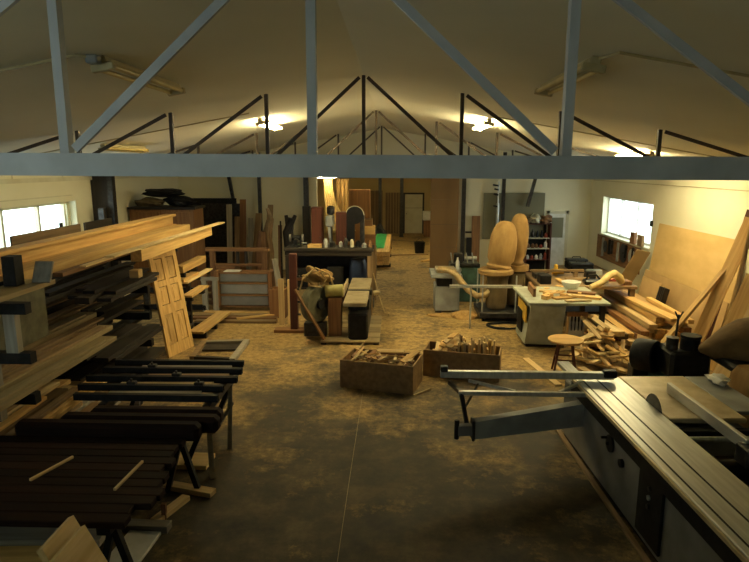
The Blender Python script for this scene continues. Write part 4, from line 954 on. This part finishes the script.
for (p, q, w, th, m, lb) in (
        ((2.50, 10.62, .965), (2.55, 11.3, .965), .05, .15, 'brown_x', 'brown wooden fence standing on the left of the table saw top'),
        ((2.62, 10.4, .93), (2.78, 10.62, .93), .12, .08, 'pine_x', 'small orange block at the near end of the brown fence'),
        ((2.8, 10.45, .905), (3.2, 10.6, .905), .16, .03, 'pine_x', 'pine offcut lying on the near middle of the table saw top'),
        ((2.95, 10.25, .905), (3.4, 10.32, .905), .1, .03, 'pale_x', 'pale offcut along the near edge of the table saw top'),
        ((3.0, 10.75, .915), (3.62, 10.42, .915), .14, .045, 'pine_x', 'long pine offcut slanting across the table saw top'),
        ((2.7, 11.1, .91), (3.1, 10.95, .91), .13, .035, 'pale_x', 'pale offcut in front of the white bowl'),
        ((2.75, 10.85, .91), (2.9, 11.05, .91), .1, .04, 'pine_x', 'small pine offcut beside the brown fence'),
        ((3.2, 11.05, .91), (3.66, 10.85, .91), .16, .04, 'brown_x', 'brown board piece behind the long slanting offcut')):
    plank(p, q, w, th, m, lb, 'offcut', G, name='offcut')
for k in range(14):
    x, y = R.uniform(2.6, 3.5), R.uniform(10.3, 11.3); a = R.uniform(0, 3.1); d = V((math.cos(a), math.sin(a), 0)) * R.uniform(.05, .12)
    c = V((x, y, .956 + .012 * (k % 3)))
    plank(c - d, c + d, R.uniform(.03, .08), .014, ('pine_x', 'pale_x')[k % 2], 'small thin chip of wood scattered over the offcuts on the table saw top', 'offcut', 'chips on the table saw top', 0, 'wood_chip')
# second bench behind with tools
t = thing('workbench', 'cluttered workbench behind the table saw by the right wall', 'workbench', (3.9, 12.4, 0))
MB().bx(2.85, 4.75, 11.7, 13.2, .82, .88, .006).build('top', 'old_x', t)
for x in (2.93, 4.67):
    for y in (11.78, 13.12): MB().bx(x - .05, x + .05, y - .05, y + .05, 0, .82).build('leg', 'old_z', t)
MB().bx(2.95, 4.65, 11.8, 13.1, .3, .34).build('shelf', 'dark_x', t)
t = thing('belt_sander', 'dark hand sander lying at the right of the cluttered workbench', 'sander', (4.0, 11.9, .88))
MB().bx(3.75, 4.15, 11.78, 12.0, .88, .98, .03).build('body', 'iron', t); MB().path([(3.8, 11.9, .98), (3.85, 11.9, 1.06), (4.0, 11.9, 1.07), (4.08, 11.9, .98)], .02, 8).build('handle', 'black', t); MB().tube((4.15, 11.9, .93), (4.24, 11.9, .95), .04).build('dust_port', 'alu', t)
b = MB(); b.path([(3.72, 11.35, .93), (3.95, 11.45, 1.0), (4.12, 11.6, 1.1), (4.28, 11.72, 1.13), (4.40, 11.75, 1.05), (4.46, 11.78, .95)], [.05, .06, .07, .08, .08, .07], 12); one('dust_bag', b, 'cloth', 'pale cloth dust bag arching over the right end of the clutter', 'bag')
t = thing('electric_drill', 'yellow power tool lying on the cluttered workbench', 'drill', (3.5, 12.9, .88))
MB().tube((3.38, 12.9, .96), (3.62, 12.85, .97), .06).build('body', 'yellow', t); MB().bx(3.43, 3.5, 12.86, 12.94, .88, 1.12, .015).build('handle', 'yellow', t); MB().tube((3.62, 12.85, .97), (3.74, 12.83, .97), .025).build('chuck', 'iron', t)
G = 'clutter on the workbench behind the table saw'
for k, (x, y, sx, sy, sz, m, lb) in enumerate(((3.0, 12.0, .22, .3, .18, 'black', 'black box at the left'), (3.05, 12.6, .26, .3, .1, 'iron', 'dark iron block at the left rear'), (3.75, 12.3, .5, .1, .06, 'old_x', 'brown rail in the middle'), (4.1, 12.6, .2, .2, .16, 'iron', 'dark motor block in the middle rear'), (4.45, 12.3, .34, .2, .05, 'redp', 'red board at the right'), (3.35, 12.1, .1, .4, .05, 'pine_y', 'pine strip beside the black box'), (4.3, 12.95, .3, .18, .12, 'machine', 'grey case at the right rear'), (4.6, 11.95, .16, .3, .08, 'brown_y', 'brown tray at the right end'))):
    b = MB(); b.bx(x - sx / 2, x + sx / 2, y - sy / 2, y + sy / 2, .88, .88 + sz, .012); one('bench_item', b, m, lb + ' of the cluttered workbench', 'tool', G)
b = MB(); b.bar((2.9, 12.75, 1.0), (4.0, 12.72, 1.02), .07, .05); b.bx(3.0, 3.08, 12.7, 12.8, .88, .98); b.bx(3.8, 3.88, 12.7, 12.8, .88, 1.0)
one('guide_rail', b, 'old_x', 'brown wooden rail lying across the back of the cluttered workbench', 'rail')
for k, (z0) in enumerate((.0, .22, .44)):
    b = MB(); b.bx(2.92, 3.3, 13.35, 13.75, z0 + .3 * 0, z0 + .21, .006)
    one('wooden_box', b, 'pine_x' if k != 1 else 'brown_x', f'wooden box stacked left behind the cluttered workbench, {ORD[2 - k]} from the top', 'box', 'wooden boxes behind the workbench')

# ------------------------------------------------------------------ lumber pile on the right
G = 'planks of the right lumber pile'
for k, y in enumerate((10.35, 11.6, 12.9)):
    b = MB(); b.bx(3.95, 5.08, y - .05, y + .05, 0, .1); one('timber_bearer', b, 'old_x', f'bearer under the right lumber pile, {ORD[k]} from the near end', 'bearer', 'bearers of the right lumber pile')
for j in range(5):
    n = (6, 6, 5, 4, 3)[j]
    for k in range(n):
        x = 5.0 - .165 * k - R.uniform(0, .015)
        y0 = 9.95 + R.uniform(0, .5) + .1 * (j % 2); y1 = 13.25 - R.uniform(0, .6)
        z = .1 + .1 * j
        plank((x, y0, z + .045), (x - R.uniform(-.02, .05), y1, z + .045), .145, .085, ('pine_x', 'pine_x', 'pale_x', 'brown_x')[R.randrange(4)], f'plank in the right lumber pile, {ORD[4 - j]} layer from the top, {ORD[k]} from the wall', 'plank', G)
plank((4.75, 10.0, .645), (4.55, 12.4, .645), .2, .05, 'pine_x', 'wide pine board lying slightly askew on top of the right lumber pile', 'plank', G)
plank((4.95, 9.9, .64), (4.98, 11.7, .64), .1, .07, 'pine_x', 'squared pine lath on the wall side of the top of the right lumber pile', 'plank', G)
G = 'brown boards left of the lumber pile'
for j in range(4):
    for k in range(3):
        x = 3.78 - .0 + .0 * j; xx = 3.82 - .2 * k
        if xx < 3.4 and j > 1: continue
        plank((xx + .02 * j, 9.98 + .12 * ((j + k) % 3) + .38 * (k > 0), .05 + .1 * j), (xx - .03, 11.3, .05 + .1 * j), .18, .09, ('brown_x', 'pine_x', 'red_x', 'old_x')[(j + 2 * k) % 4], f'brown board beside the lumber pile, {ORD[3 - j]} layer down, {ORD[k]} from that pile', 'board', G)
plank((3.72, 9.75, .46), (3.60, 10.9, .46), .2, .09, 'pale_x', 'thick pale beam end on top of the brown boards left of the lumber pile', 'timber_beam', name='timber_beam')

# offcuts heap
G = 'offcuts in the heap by the stool'
for k in range(80):
    a = R.uniform(0, 2 * PI); rr = .66 * math.sqrt(R.random())
    x, y = 3.40 + rr * math.cos(a) * .85, 9.72 + rr * math.sin(a) * .9
    z = .03 + .62 * max(0, 1 - rr / .7) * R.uniform(.6, 1.1)
    L = R.uniform(.22, .5); th = R.gauss(2.0, .55); el = R.uniform(-.4, .55)
    d = V((math.cos(th) * math.cos(el), math.sin(th) * math.cos(el), math.sin(el))) * L / 2
    c = V((x, y, max(z, abs(d.z) + .03)))
    plank(c - d, c + d, R.uniform(.05, .12), R.uniform(.02, .04), ('pine_x', 'pale_x', 'pale_x', 'pale_x')[k % 4], 'offcut stick lying in the loose heap of wood between the stool and the lumber pile', 'offcut', G, R.uniform(-.5, .5), 'offcut')
plank((3.55, 9.85, .35), (3.25, 10.25, .62), .13, .05, 'pale_x', 'thick pale block sticking up from the top of the offcuts heap', 'offcut', G, .3, 'offcut')
plank((3.9, 9.25, .02), (4.15, 9.75, .42), .26, .02, 'mdf', 'square tan board leaning on the offcuts heap at the lumber pile', 'board', None, .4, 'board')
plank((4.1, 9.2, .03), (4.3, 9.6, .2), .2, .03, 'pale_x', 'pale board piece lying right of the offcuts heap', 'board', None, .2, 'board')
# stool
t = thing('stool', 'round wooden stool with dark red legs before the offcuts heap', 'stool', (2.66, 9.1, 0))
MB().lathe([(.01, 0), (.25, 0), (.27, .015), (.27, .035), (.25, .045), (.01, .045)], (2.66, 9.1, .52), n=32).build('seat', 'pine_x', t)
for k in range(4):
    a = .6 + k * PI / 2; MB().tube((2.66 + .13 * math.cos(a), 9.1 + .13 * math.sin(a), .52), (2.66 + .24 * math.cos(a), 9.1 + .24 * math.sin(a), 0), .018, .016).build('leg', 'red_z', t)
for k in range(4):
    a = .6 + k * PI / 2; c = a + PI / 2; MB().tube((2.66 + .19 * math.cos(a), 9.1 + .19 * math.sin(a), .25), (2.66 + .19 * math.cos(c), 9.1 + .19 * math.sin(c), .25), .011).build('stretcher', 'red_x', t)
plank((2.2, 9.75, .02), (2.42, 8.5, .02), .11, .03, 'pale_x', 'pale plank on the floor left of the stool', 'plank')
plank((2.95, 9.2, .04), (3.12, 8.55, .04), .13, .07, 'pale_x', 'thick pale plank on the floor right of the stool', 'plank')

# ------------------------------------------------------------------ the two crates of scraps
def crate(cx, cy, w, d, h, rz, label):
    t = thing('wooden_crate', label, 'crate', (cx, cy, 0), rz, None, True)
    for y in (-d / 2 + .0125, d / 2 - .0125): MB().bx(-w / 2, w / 2, y - .0125, y + .0125, 0, h, .003).build('side_panel', 'chip', t)
    for x in (-w / 2 + .0125, w / 2 - .0125): MB().bx(x - .0125, x + .0125, -d / 2 + .025, d / 2 - .025, 0, h, .003).build('end_panel', 'chip', t)
    MB().bx(-w / 2 + .025, w / 2 - .025, -d / 2 + .025, d / 2 - .025, .01, .03).build('bottom', 'chip', t)
    return Matrix.Translation((cx, cy, 0)) @ Matrix.Rotation(rz, 4, 'Z')
m = crate(-.19, 8.53, 1.10, .62, .42, math.radians(-15), 'chipboard crate of short scraps on the floor, left of the two')
G = 'scraps in the left crate'
for j in range(3):
    for k in range(16):
        x = -.48 + .062 * k + R.uniform(-.02, .02); z = .30 + .07 * j
        L = R.uniform(.3, .48); a = R.gauss(PI / 2, .35) if k % 4 else R.gauss(0, .3)
        if k % 4 == 0: x = max(-.25, min(.25, x))
        y = R.uniform(-.03, .03); d = V((math.cos(a), math.sin(a), R.uniform(-.12, .2 if j == 2 else .08))) * L / 2
        if abs(x) > .4: d = V((d.x * .3, d.y, d.z))
        plank(m @ (V((x, y, z)) - d), m @ (V((x, y, z)) + d), R.uniform(.03, .08), .022, ('pale_x', 'pale_x', 'pine_x', 'brown_x')[(k + j) % 4], 'thin wood scrap lying in the left chipboard crate', 'scrap', G, R.uniform(-.6, .6), 'wood_scrap')
plank(m @ V((-.1, .12, .47)), m @ V((.32, .1, .50)), .09, .025, 'pale_x', 'longest pale slat lying on top of the left crate', 'scrap', G, .2, 'wood_scrap')
plank(m @ V((-.46, .1, .36)), m @ V((-.32, .16, .58)), .05, .02, 'pale_x', 'pale slat sticking up at the left end of the left crate', 'scrap', G, .2, 'wood_scrap')
plank(m @ V((.36, -.2, .44)), m @ V((.5, .18, .50)), .09, .02, 'pine_x', 'pine slat across the right end of the left crate', 'scrap', G, .2, 'wood_scrap')
m = crate(1.06, 9.02, 1.16, .5, .42, math.radians(-13), 'chipboard crate of upright offcuts on the floor, right of the two')
G = 'scraps in the right crate'
for k in range(11):
    x = -.06 + .052 * k + R.uniform(-.012, .012)
    for j in range(2):
        y = -.12 + .2 * j + R.uniform(-.03, .03); tl = R.uniform(-.08, .08); h = R.uniform(.44, .62)
        plank(m @ V((x, y, .06)), m @ V((x + tl * .3, y + tl, h)), R.uniform(.07, .13), .026, ('pale_x', 'pine_x', 'pale_x', 'old_x')[(k + 3 * j) % 4], 'upright offcut standing in the right half of the right crate', 'scrap', G, PI / 2 + R.uniform(-.3, .3), 'wood_scrap')
for k in range(14):
    x = -.44 + .026 * k; a = R.uniform(.9, 2.2); L = R.uniform(.2, .34)
    d = V((math.cos(a) * .6, math.sin(a), R.uniform(-.15, .35))) * L / 2; c = V((x, R.uniform(-.06, .06), .34 + .012 * k * (k % 3)))
    plank(m @ (c - d), m @ (c + d), R.uniform(.06, .11), .025, ('pale_x', 'pine_x')[k % 2], 'flat wood chunk in the left half of the right crate', 'scrap', G, R.uniform(-.4, .4), 'wood_scrap')
plank(m @ V((-.2, -.06, .42)), m @ V((-.05, .1, .52)), .18, .03, 'pale_x', 'broad pale chunk topmost in the right crate', 'scrap', G, .3, 'wood_scrap')
plank((.27, 8.03, .015), (.52, 8.30, .015), .03, .025, 'pale_x', 'thin pale stick on the floor at the corner of the left crate', 'stick')

# ------------------------------------------------------------------ sliding panel saw
t = thing('panel_saw', 'grey sliding panel saw with a long aluminium carriage and outrigger in front', 'panel saw', (2.30, 5.50, 0), .045)
P = lambda name, b, m, par=None: b.build(name, m, par or t)
P('base', MB().bx(-.20, .22, -1.9, 1.42, .03, .70, .015), 'sawgrey')
P('plinth', MB().bx(-.18, .2, -1.85, 1.38, 0, .03), 'black')
P('base', MB().bx(.22, 1.0, -.35, .92, .03, .78, .015), 'sawgrey')
P('support_rail', MB().bx(-.27, -.02, -2.6, 1.0, .70, .835, .006), 'black')
P('carriage', MB().bx(-.27, .235, -2.7, .93, .845, .895, .006), 'alu')
for x in (-.205, -.04): 
    P('slot', MB().bx(x - .008, x + .008, -2.69, .92, .893, .897), 'black')
P('carriage_edge', MB().bx(-.292, -.272, -2.7, .93, .85, .885, .003), 'cast')
P('guide_rail', MB().bx(-.27, -.13, .93, 1.52, .84, .885, .004), 'alu')
P('table', MB().bx(.25, .98, -.18, .98, .84, .89, .01), 'cast')
P('table_extension', MB().bx(.985, 1.32, .0, .98, .84, .885, .008), 'machine')
b = MB(); b.lathe([(.01, -.003), (.17, -.003), (.17, .003), (.01, .003)], (.243, .12, .84), (1, 0, 0), 40); P('saw_blade', b, 'iron')
f = P('rip_fence', MB().bx(.54, .585, -.85, .48, .895, 1.0, .004), 'alu')
P('fence_carrier', MB().bx(.48, .66, -.98, -.80, .80, .97, .015), 'iron', f)
P('lock_lever', MB().tube((.53, -.98, .9), (.53, -1.1, .97), .014), 'black', f)
P('fence_bar', MB().tube((.26, -.42, .80), (1.5, -.42, .80), .025), 'alu')
P('fence_scale', MB().bx(.26, 1.5, -.32, -.24, .78, .83, .004), 'black')
c = P('control_panel', MB().bx(-.225, -.20, -1.08, -.66, .1, .68, .006), 'black')
for z, m2 in ((.58, 'iron'), (.5, 'machine'), (.42, 'iron')): P('button', MB().tube((-.225, -.87, z), (-.24, -.87, z), .022), m2, c)
h = P('handwheel', MB().lathe([(.012, 0), (.085, 0), (.085, .02), (.07, .025), (.02, .03), (.012, .05)], (-.2, .0, .56), (-1, 0, 0)), 'black')
P('wheel_grip', MB().tube((-.225, .05, .6), (-.28, .05, .6), .013), 'black', h)
P('handwheel', MB().lathe([(.012, 0), (.04, 0), (.04, .03), (.012, .04)], (-.2, -.28, .5), (-1, 0, 0)), 'black')
# outrigger
P('crosscut_fence', MB().bar((-1.76, .88, .96), (.12, .80, .96), .07, .075, .006), 'alu')
P('fence_stop', MB().bar((-1.76, .88, 1.02), (-1.68, .876, 1.02), .085, .06, .008), 'iron')
P('fence_stop', MB().bar((.0, .8, .985), (.14, .79, .985), .09, .08, .01), 'black')
P('outrigger_frame', MB().bar((-1.60, .60, .85), (-.16, .53, .85), .05, .045, .004), 'alu')
P('outrigger_frame', MB().bar((-1.66, .87, .87), (-1.57, .60, .85), .05, .045, .004), 'iron')
P('outrigger_frame', MB().bar((-.22, .53, .868), (-.24, .82, .873), .05, .02, .004), 'alu')
P('brace', MB().bar((-1.45, .855, .89), (-1.0, .60, .86), .03, .03), 'alu')
P('brace', MB().bar((-.2, .82, .89), (-.55, .56, .86), .03, .03), 'alu')
P('strut', MB().bar((-1.57, .60, .85), (-1.53, .42, .56), .04, .04, .004), 'black')
P('brace', MB().bar((-1.35, .80, .88), (-1.55, .52, .70), .018, .018), 'iron')
b = MB(); y0, y1 = .36, .80
a = [(-1.47, y0 - .05), (-1.47, y0 + .05), (-.20, y1 + .06), (-.20, y1 - .06)]
b._add([(x, y, z) for (x, y), z in zip(a, (.455, .455, .40, .40))] + [(x, y, z) for (x, y), z in zip(a, (.645, .645, .66, .66))], [(0, 1, 2, 3), (7, 6, 5, 4), (0, 4, 5, 1), (1, 5, 6, 2), (2, 6, 7, 3), (3, 7, 4, 0)])
P('swing_arm', b, 'machine')
P('arm_collar', MB().box((-1.48, y0, .55), (.03, .13, .22), None, .006), 'black')
P('arm_extension', MB().bar((-1.64, .33, .55), (-1.48, .36, .55), .08, .11, .006), 'sawgrey')
P('arm_roller', MB().tube((-1.65, .33, .46), (-1.65, .33, .66), .025), 'black')
# far side works
P('scoring_unit', MB().bx(.26, .9, -.95, -.36, .03, .62, .02), 'iron')
P('motor', MB().tube((.3, -.75, .68), (.62, -.75, .68), .09), 'black')
P('dust_port', MB().tube((.75, -.7, .62), (.75, -.7, .74), .07), 'black')
for q, (x, y) in enumerate(((.42, -.55), (.62, -.6), (.85, -.55))): P('knob', MB().lathe([(.005, 0), (.03, 0), (.035, .05), (.005, .06)], (x, y, .62), n=10), 'black')
plank((2.0, 7.1, .02), (2.10, 3.6, .02), .05, .03, 'old_x', 'long pale lath on the floor along the foot of the panel saw', 'plank')
plank((2.9, 4.55, .655), (3.35, 4.95, .655), .02, .02, 'white', 'thin pale rod lying behind the near end of the carriage', 'rod') if 0 else None

# ------------------------------------------------------------------ dark machine with dust bags behind the panel saw
t = thing('edge_machine', 'dark machine with black drum, jars and big brown bags behind the panel saw', 'machine', (3.6, 7.3, 0))
MB().bx(3.3, 3.95, 7.05, 7.6, .0, .62, .02).build('base', 'green', t)
MB().bx(3.36, 3.85, 7.1, 7.55, .62, .98, .04).build('body', 'black', t)
MB().lathe([(.15, -.13), (.20, -.13), (.21, -.1), (.21, .1), (.20, .13), (.15, .13), (.15, -.08)], (3.25, 7.55, .80), (.9, -1, .1), 30).build('drum', 'black', t)
MB().bx(3.12, 3.4, 7.62, 7.8, 0, .62, .01).build('drum_stand', 'iron', t)
MB().lathe([(.005, 0), (.07, 0), (.075, .02), (.07, .04), (.07, .14), (.075, .15), (.005, .16)], (3.42, 7.25, .98), n=20).build('jar', 'iron', t)
MB().lathe([(.005, 0), (.11, 0), (.115, .05), (.11, .14), (.12, .15), (.12, .18), (.005, .18)], (3.64, 7.25, .98), n=24).build('jar', 'black', t)
MB().tube((3.52, 7.4, .98), (3.54, 7.4, 1.38), .014).build('mast', 'iron', t)
for s in (-1, 1): MB().tube((3.54, 7.4, 1.32), (3.54 + .05 * s, 7.4, 1.42), .01).build('fork', 'iron', t)
MB().bx(3.72, 3.8, 7.1, 7.18, .98, 1.10, .01).build('valve', 'redp', t)
MB().tube((3.76, 7.05, 1.04), (3.76, 7.25, 1.04), .03).build('valve', 'alu', t)
MB().lathe([(.02, 0), (.05, .02), (.12, .14), (.22, .3), (.30, .5), (.33, .8), (.31, 1.1), (.2, 1.3), (.02, 1.34)], (3.62, 7.0, 1.06), (1, -.06, .13), 30, .05, 4).build('upper_bag', 'bagbr', t)
MB().bx(3.8, 4.2, 6.5, 7.2, .90, 1.0, .03).build('bag_frame', 'black', t)
b = MB(); b.lathe([(.02, 0), (.25, .02), (.27, .2), (.27, .6), (.25, .90), (.20, .99), (.02, 1.0)], (4.02, 6.42, .02), n=36, wob=.16, seed=6); b.build('lower_bag', 'bag', t)
b = MB(); b.blob((3.50, 6.3, .935), (.10, .13, .05), 12, .3, 3, -.045); one('plastic_bag', b, 'white', 'small crumpled white plastic bag on the far corner of the saw table', 'bag')

# ------------------------------------------------------------------ light, sky, camera
w = bpy.data.worlds.new('sky'); SC.world = w; w.use_nodes = True
bg = w.node_tree.nodes['Background']; bg.inputs[0].default_value = (.80, .88, 1., 1); bg.inputs[1].default_value = 5.0
def portal(name, loc, rot, sx, sy):
    l = bpy.data.lights.new(name, 'AREA'); l.shape = 'RECTANGLE'; l.size = sx; l.size_y = sy; l.cycles.is_portal = True
    o = bpy.data.objects.new(name, l); COL.objects.link(o); o.location = loc; o.rotation_euler = rot
portal('window_light_left', (XL - .27, 10.8, 1.94), (0, -PI / 2, 0), 1.1, 3.3)
portal('window_light_right', (XR + .27, 15.7, 1.83), (0, PI / 2, 0), 1.03, 3.3)
portal('window_light_rear', (-4.8, YR - .24, 2.6), (PI / 2, 0, 0), 3.2, 1.7)
cd = bpy.data.cameras.new('camera'); co = bpy.data.objects.new('camera', cd); COL.objects.link(co)
cd.sensor_fit = 'HORIZONTAL'; cd.sensor_width = 36; cd.lens = 36 * 600 / 749; cd.clip_start = .05
co.location = (0, 0, 3.2)
co.rotation_euler = (PI / 2 - math.radians(10.8501), 0, math.radians(2.0156))
SC.camera = co
SC.view_settings.view_transform = 'Standard'; SC.view_settings.look = 'None'; SC.view_settings.gamma = 1
SC.view_settings.use_curve_mapping = False; SC.view_settings.exposure = .12
try: SC.cycles.use_denoising = True
except Exception: pass
SC.cycles.max_bounces = 8; SC.cycles.diffuse_bounces = 4
for o in bpy.data.objects:
    if '_local' in o: del o['_local']
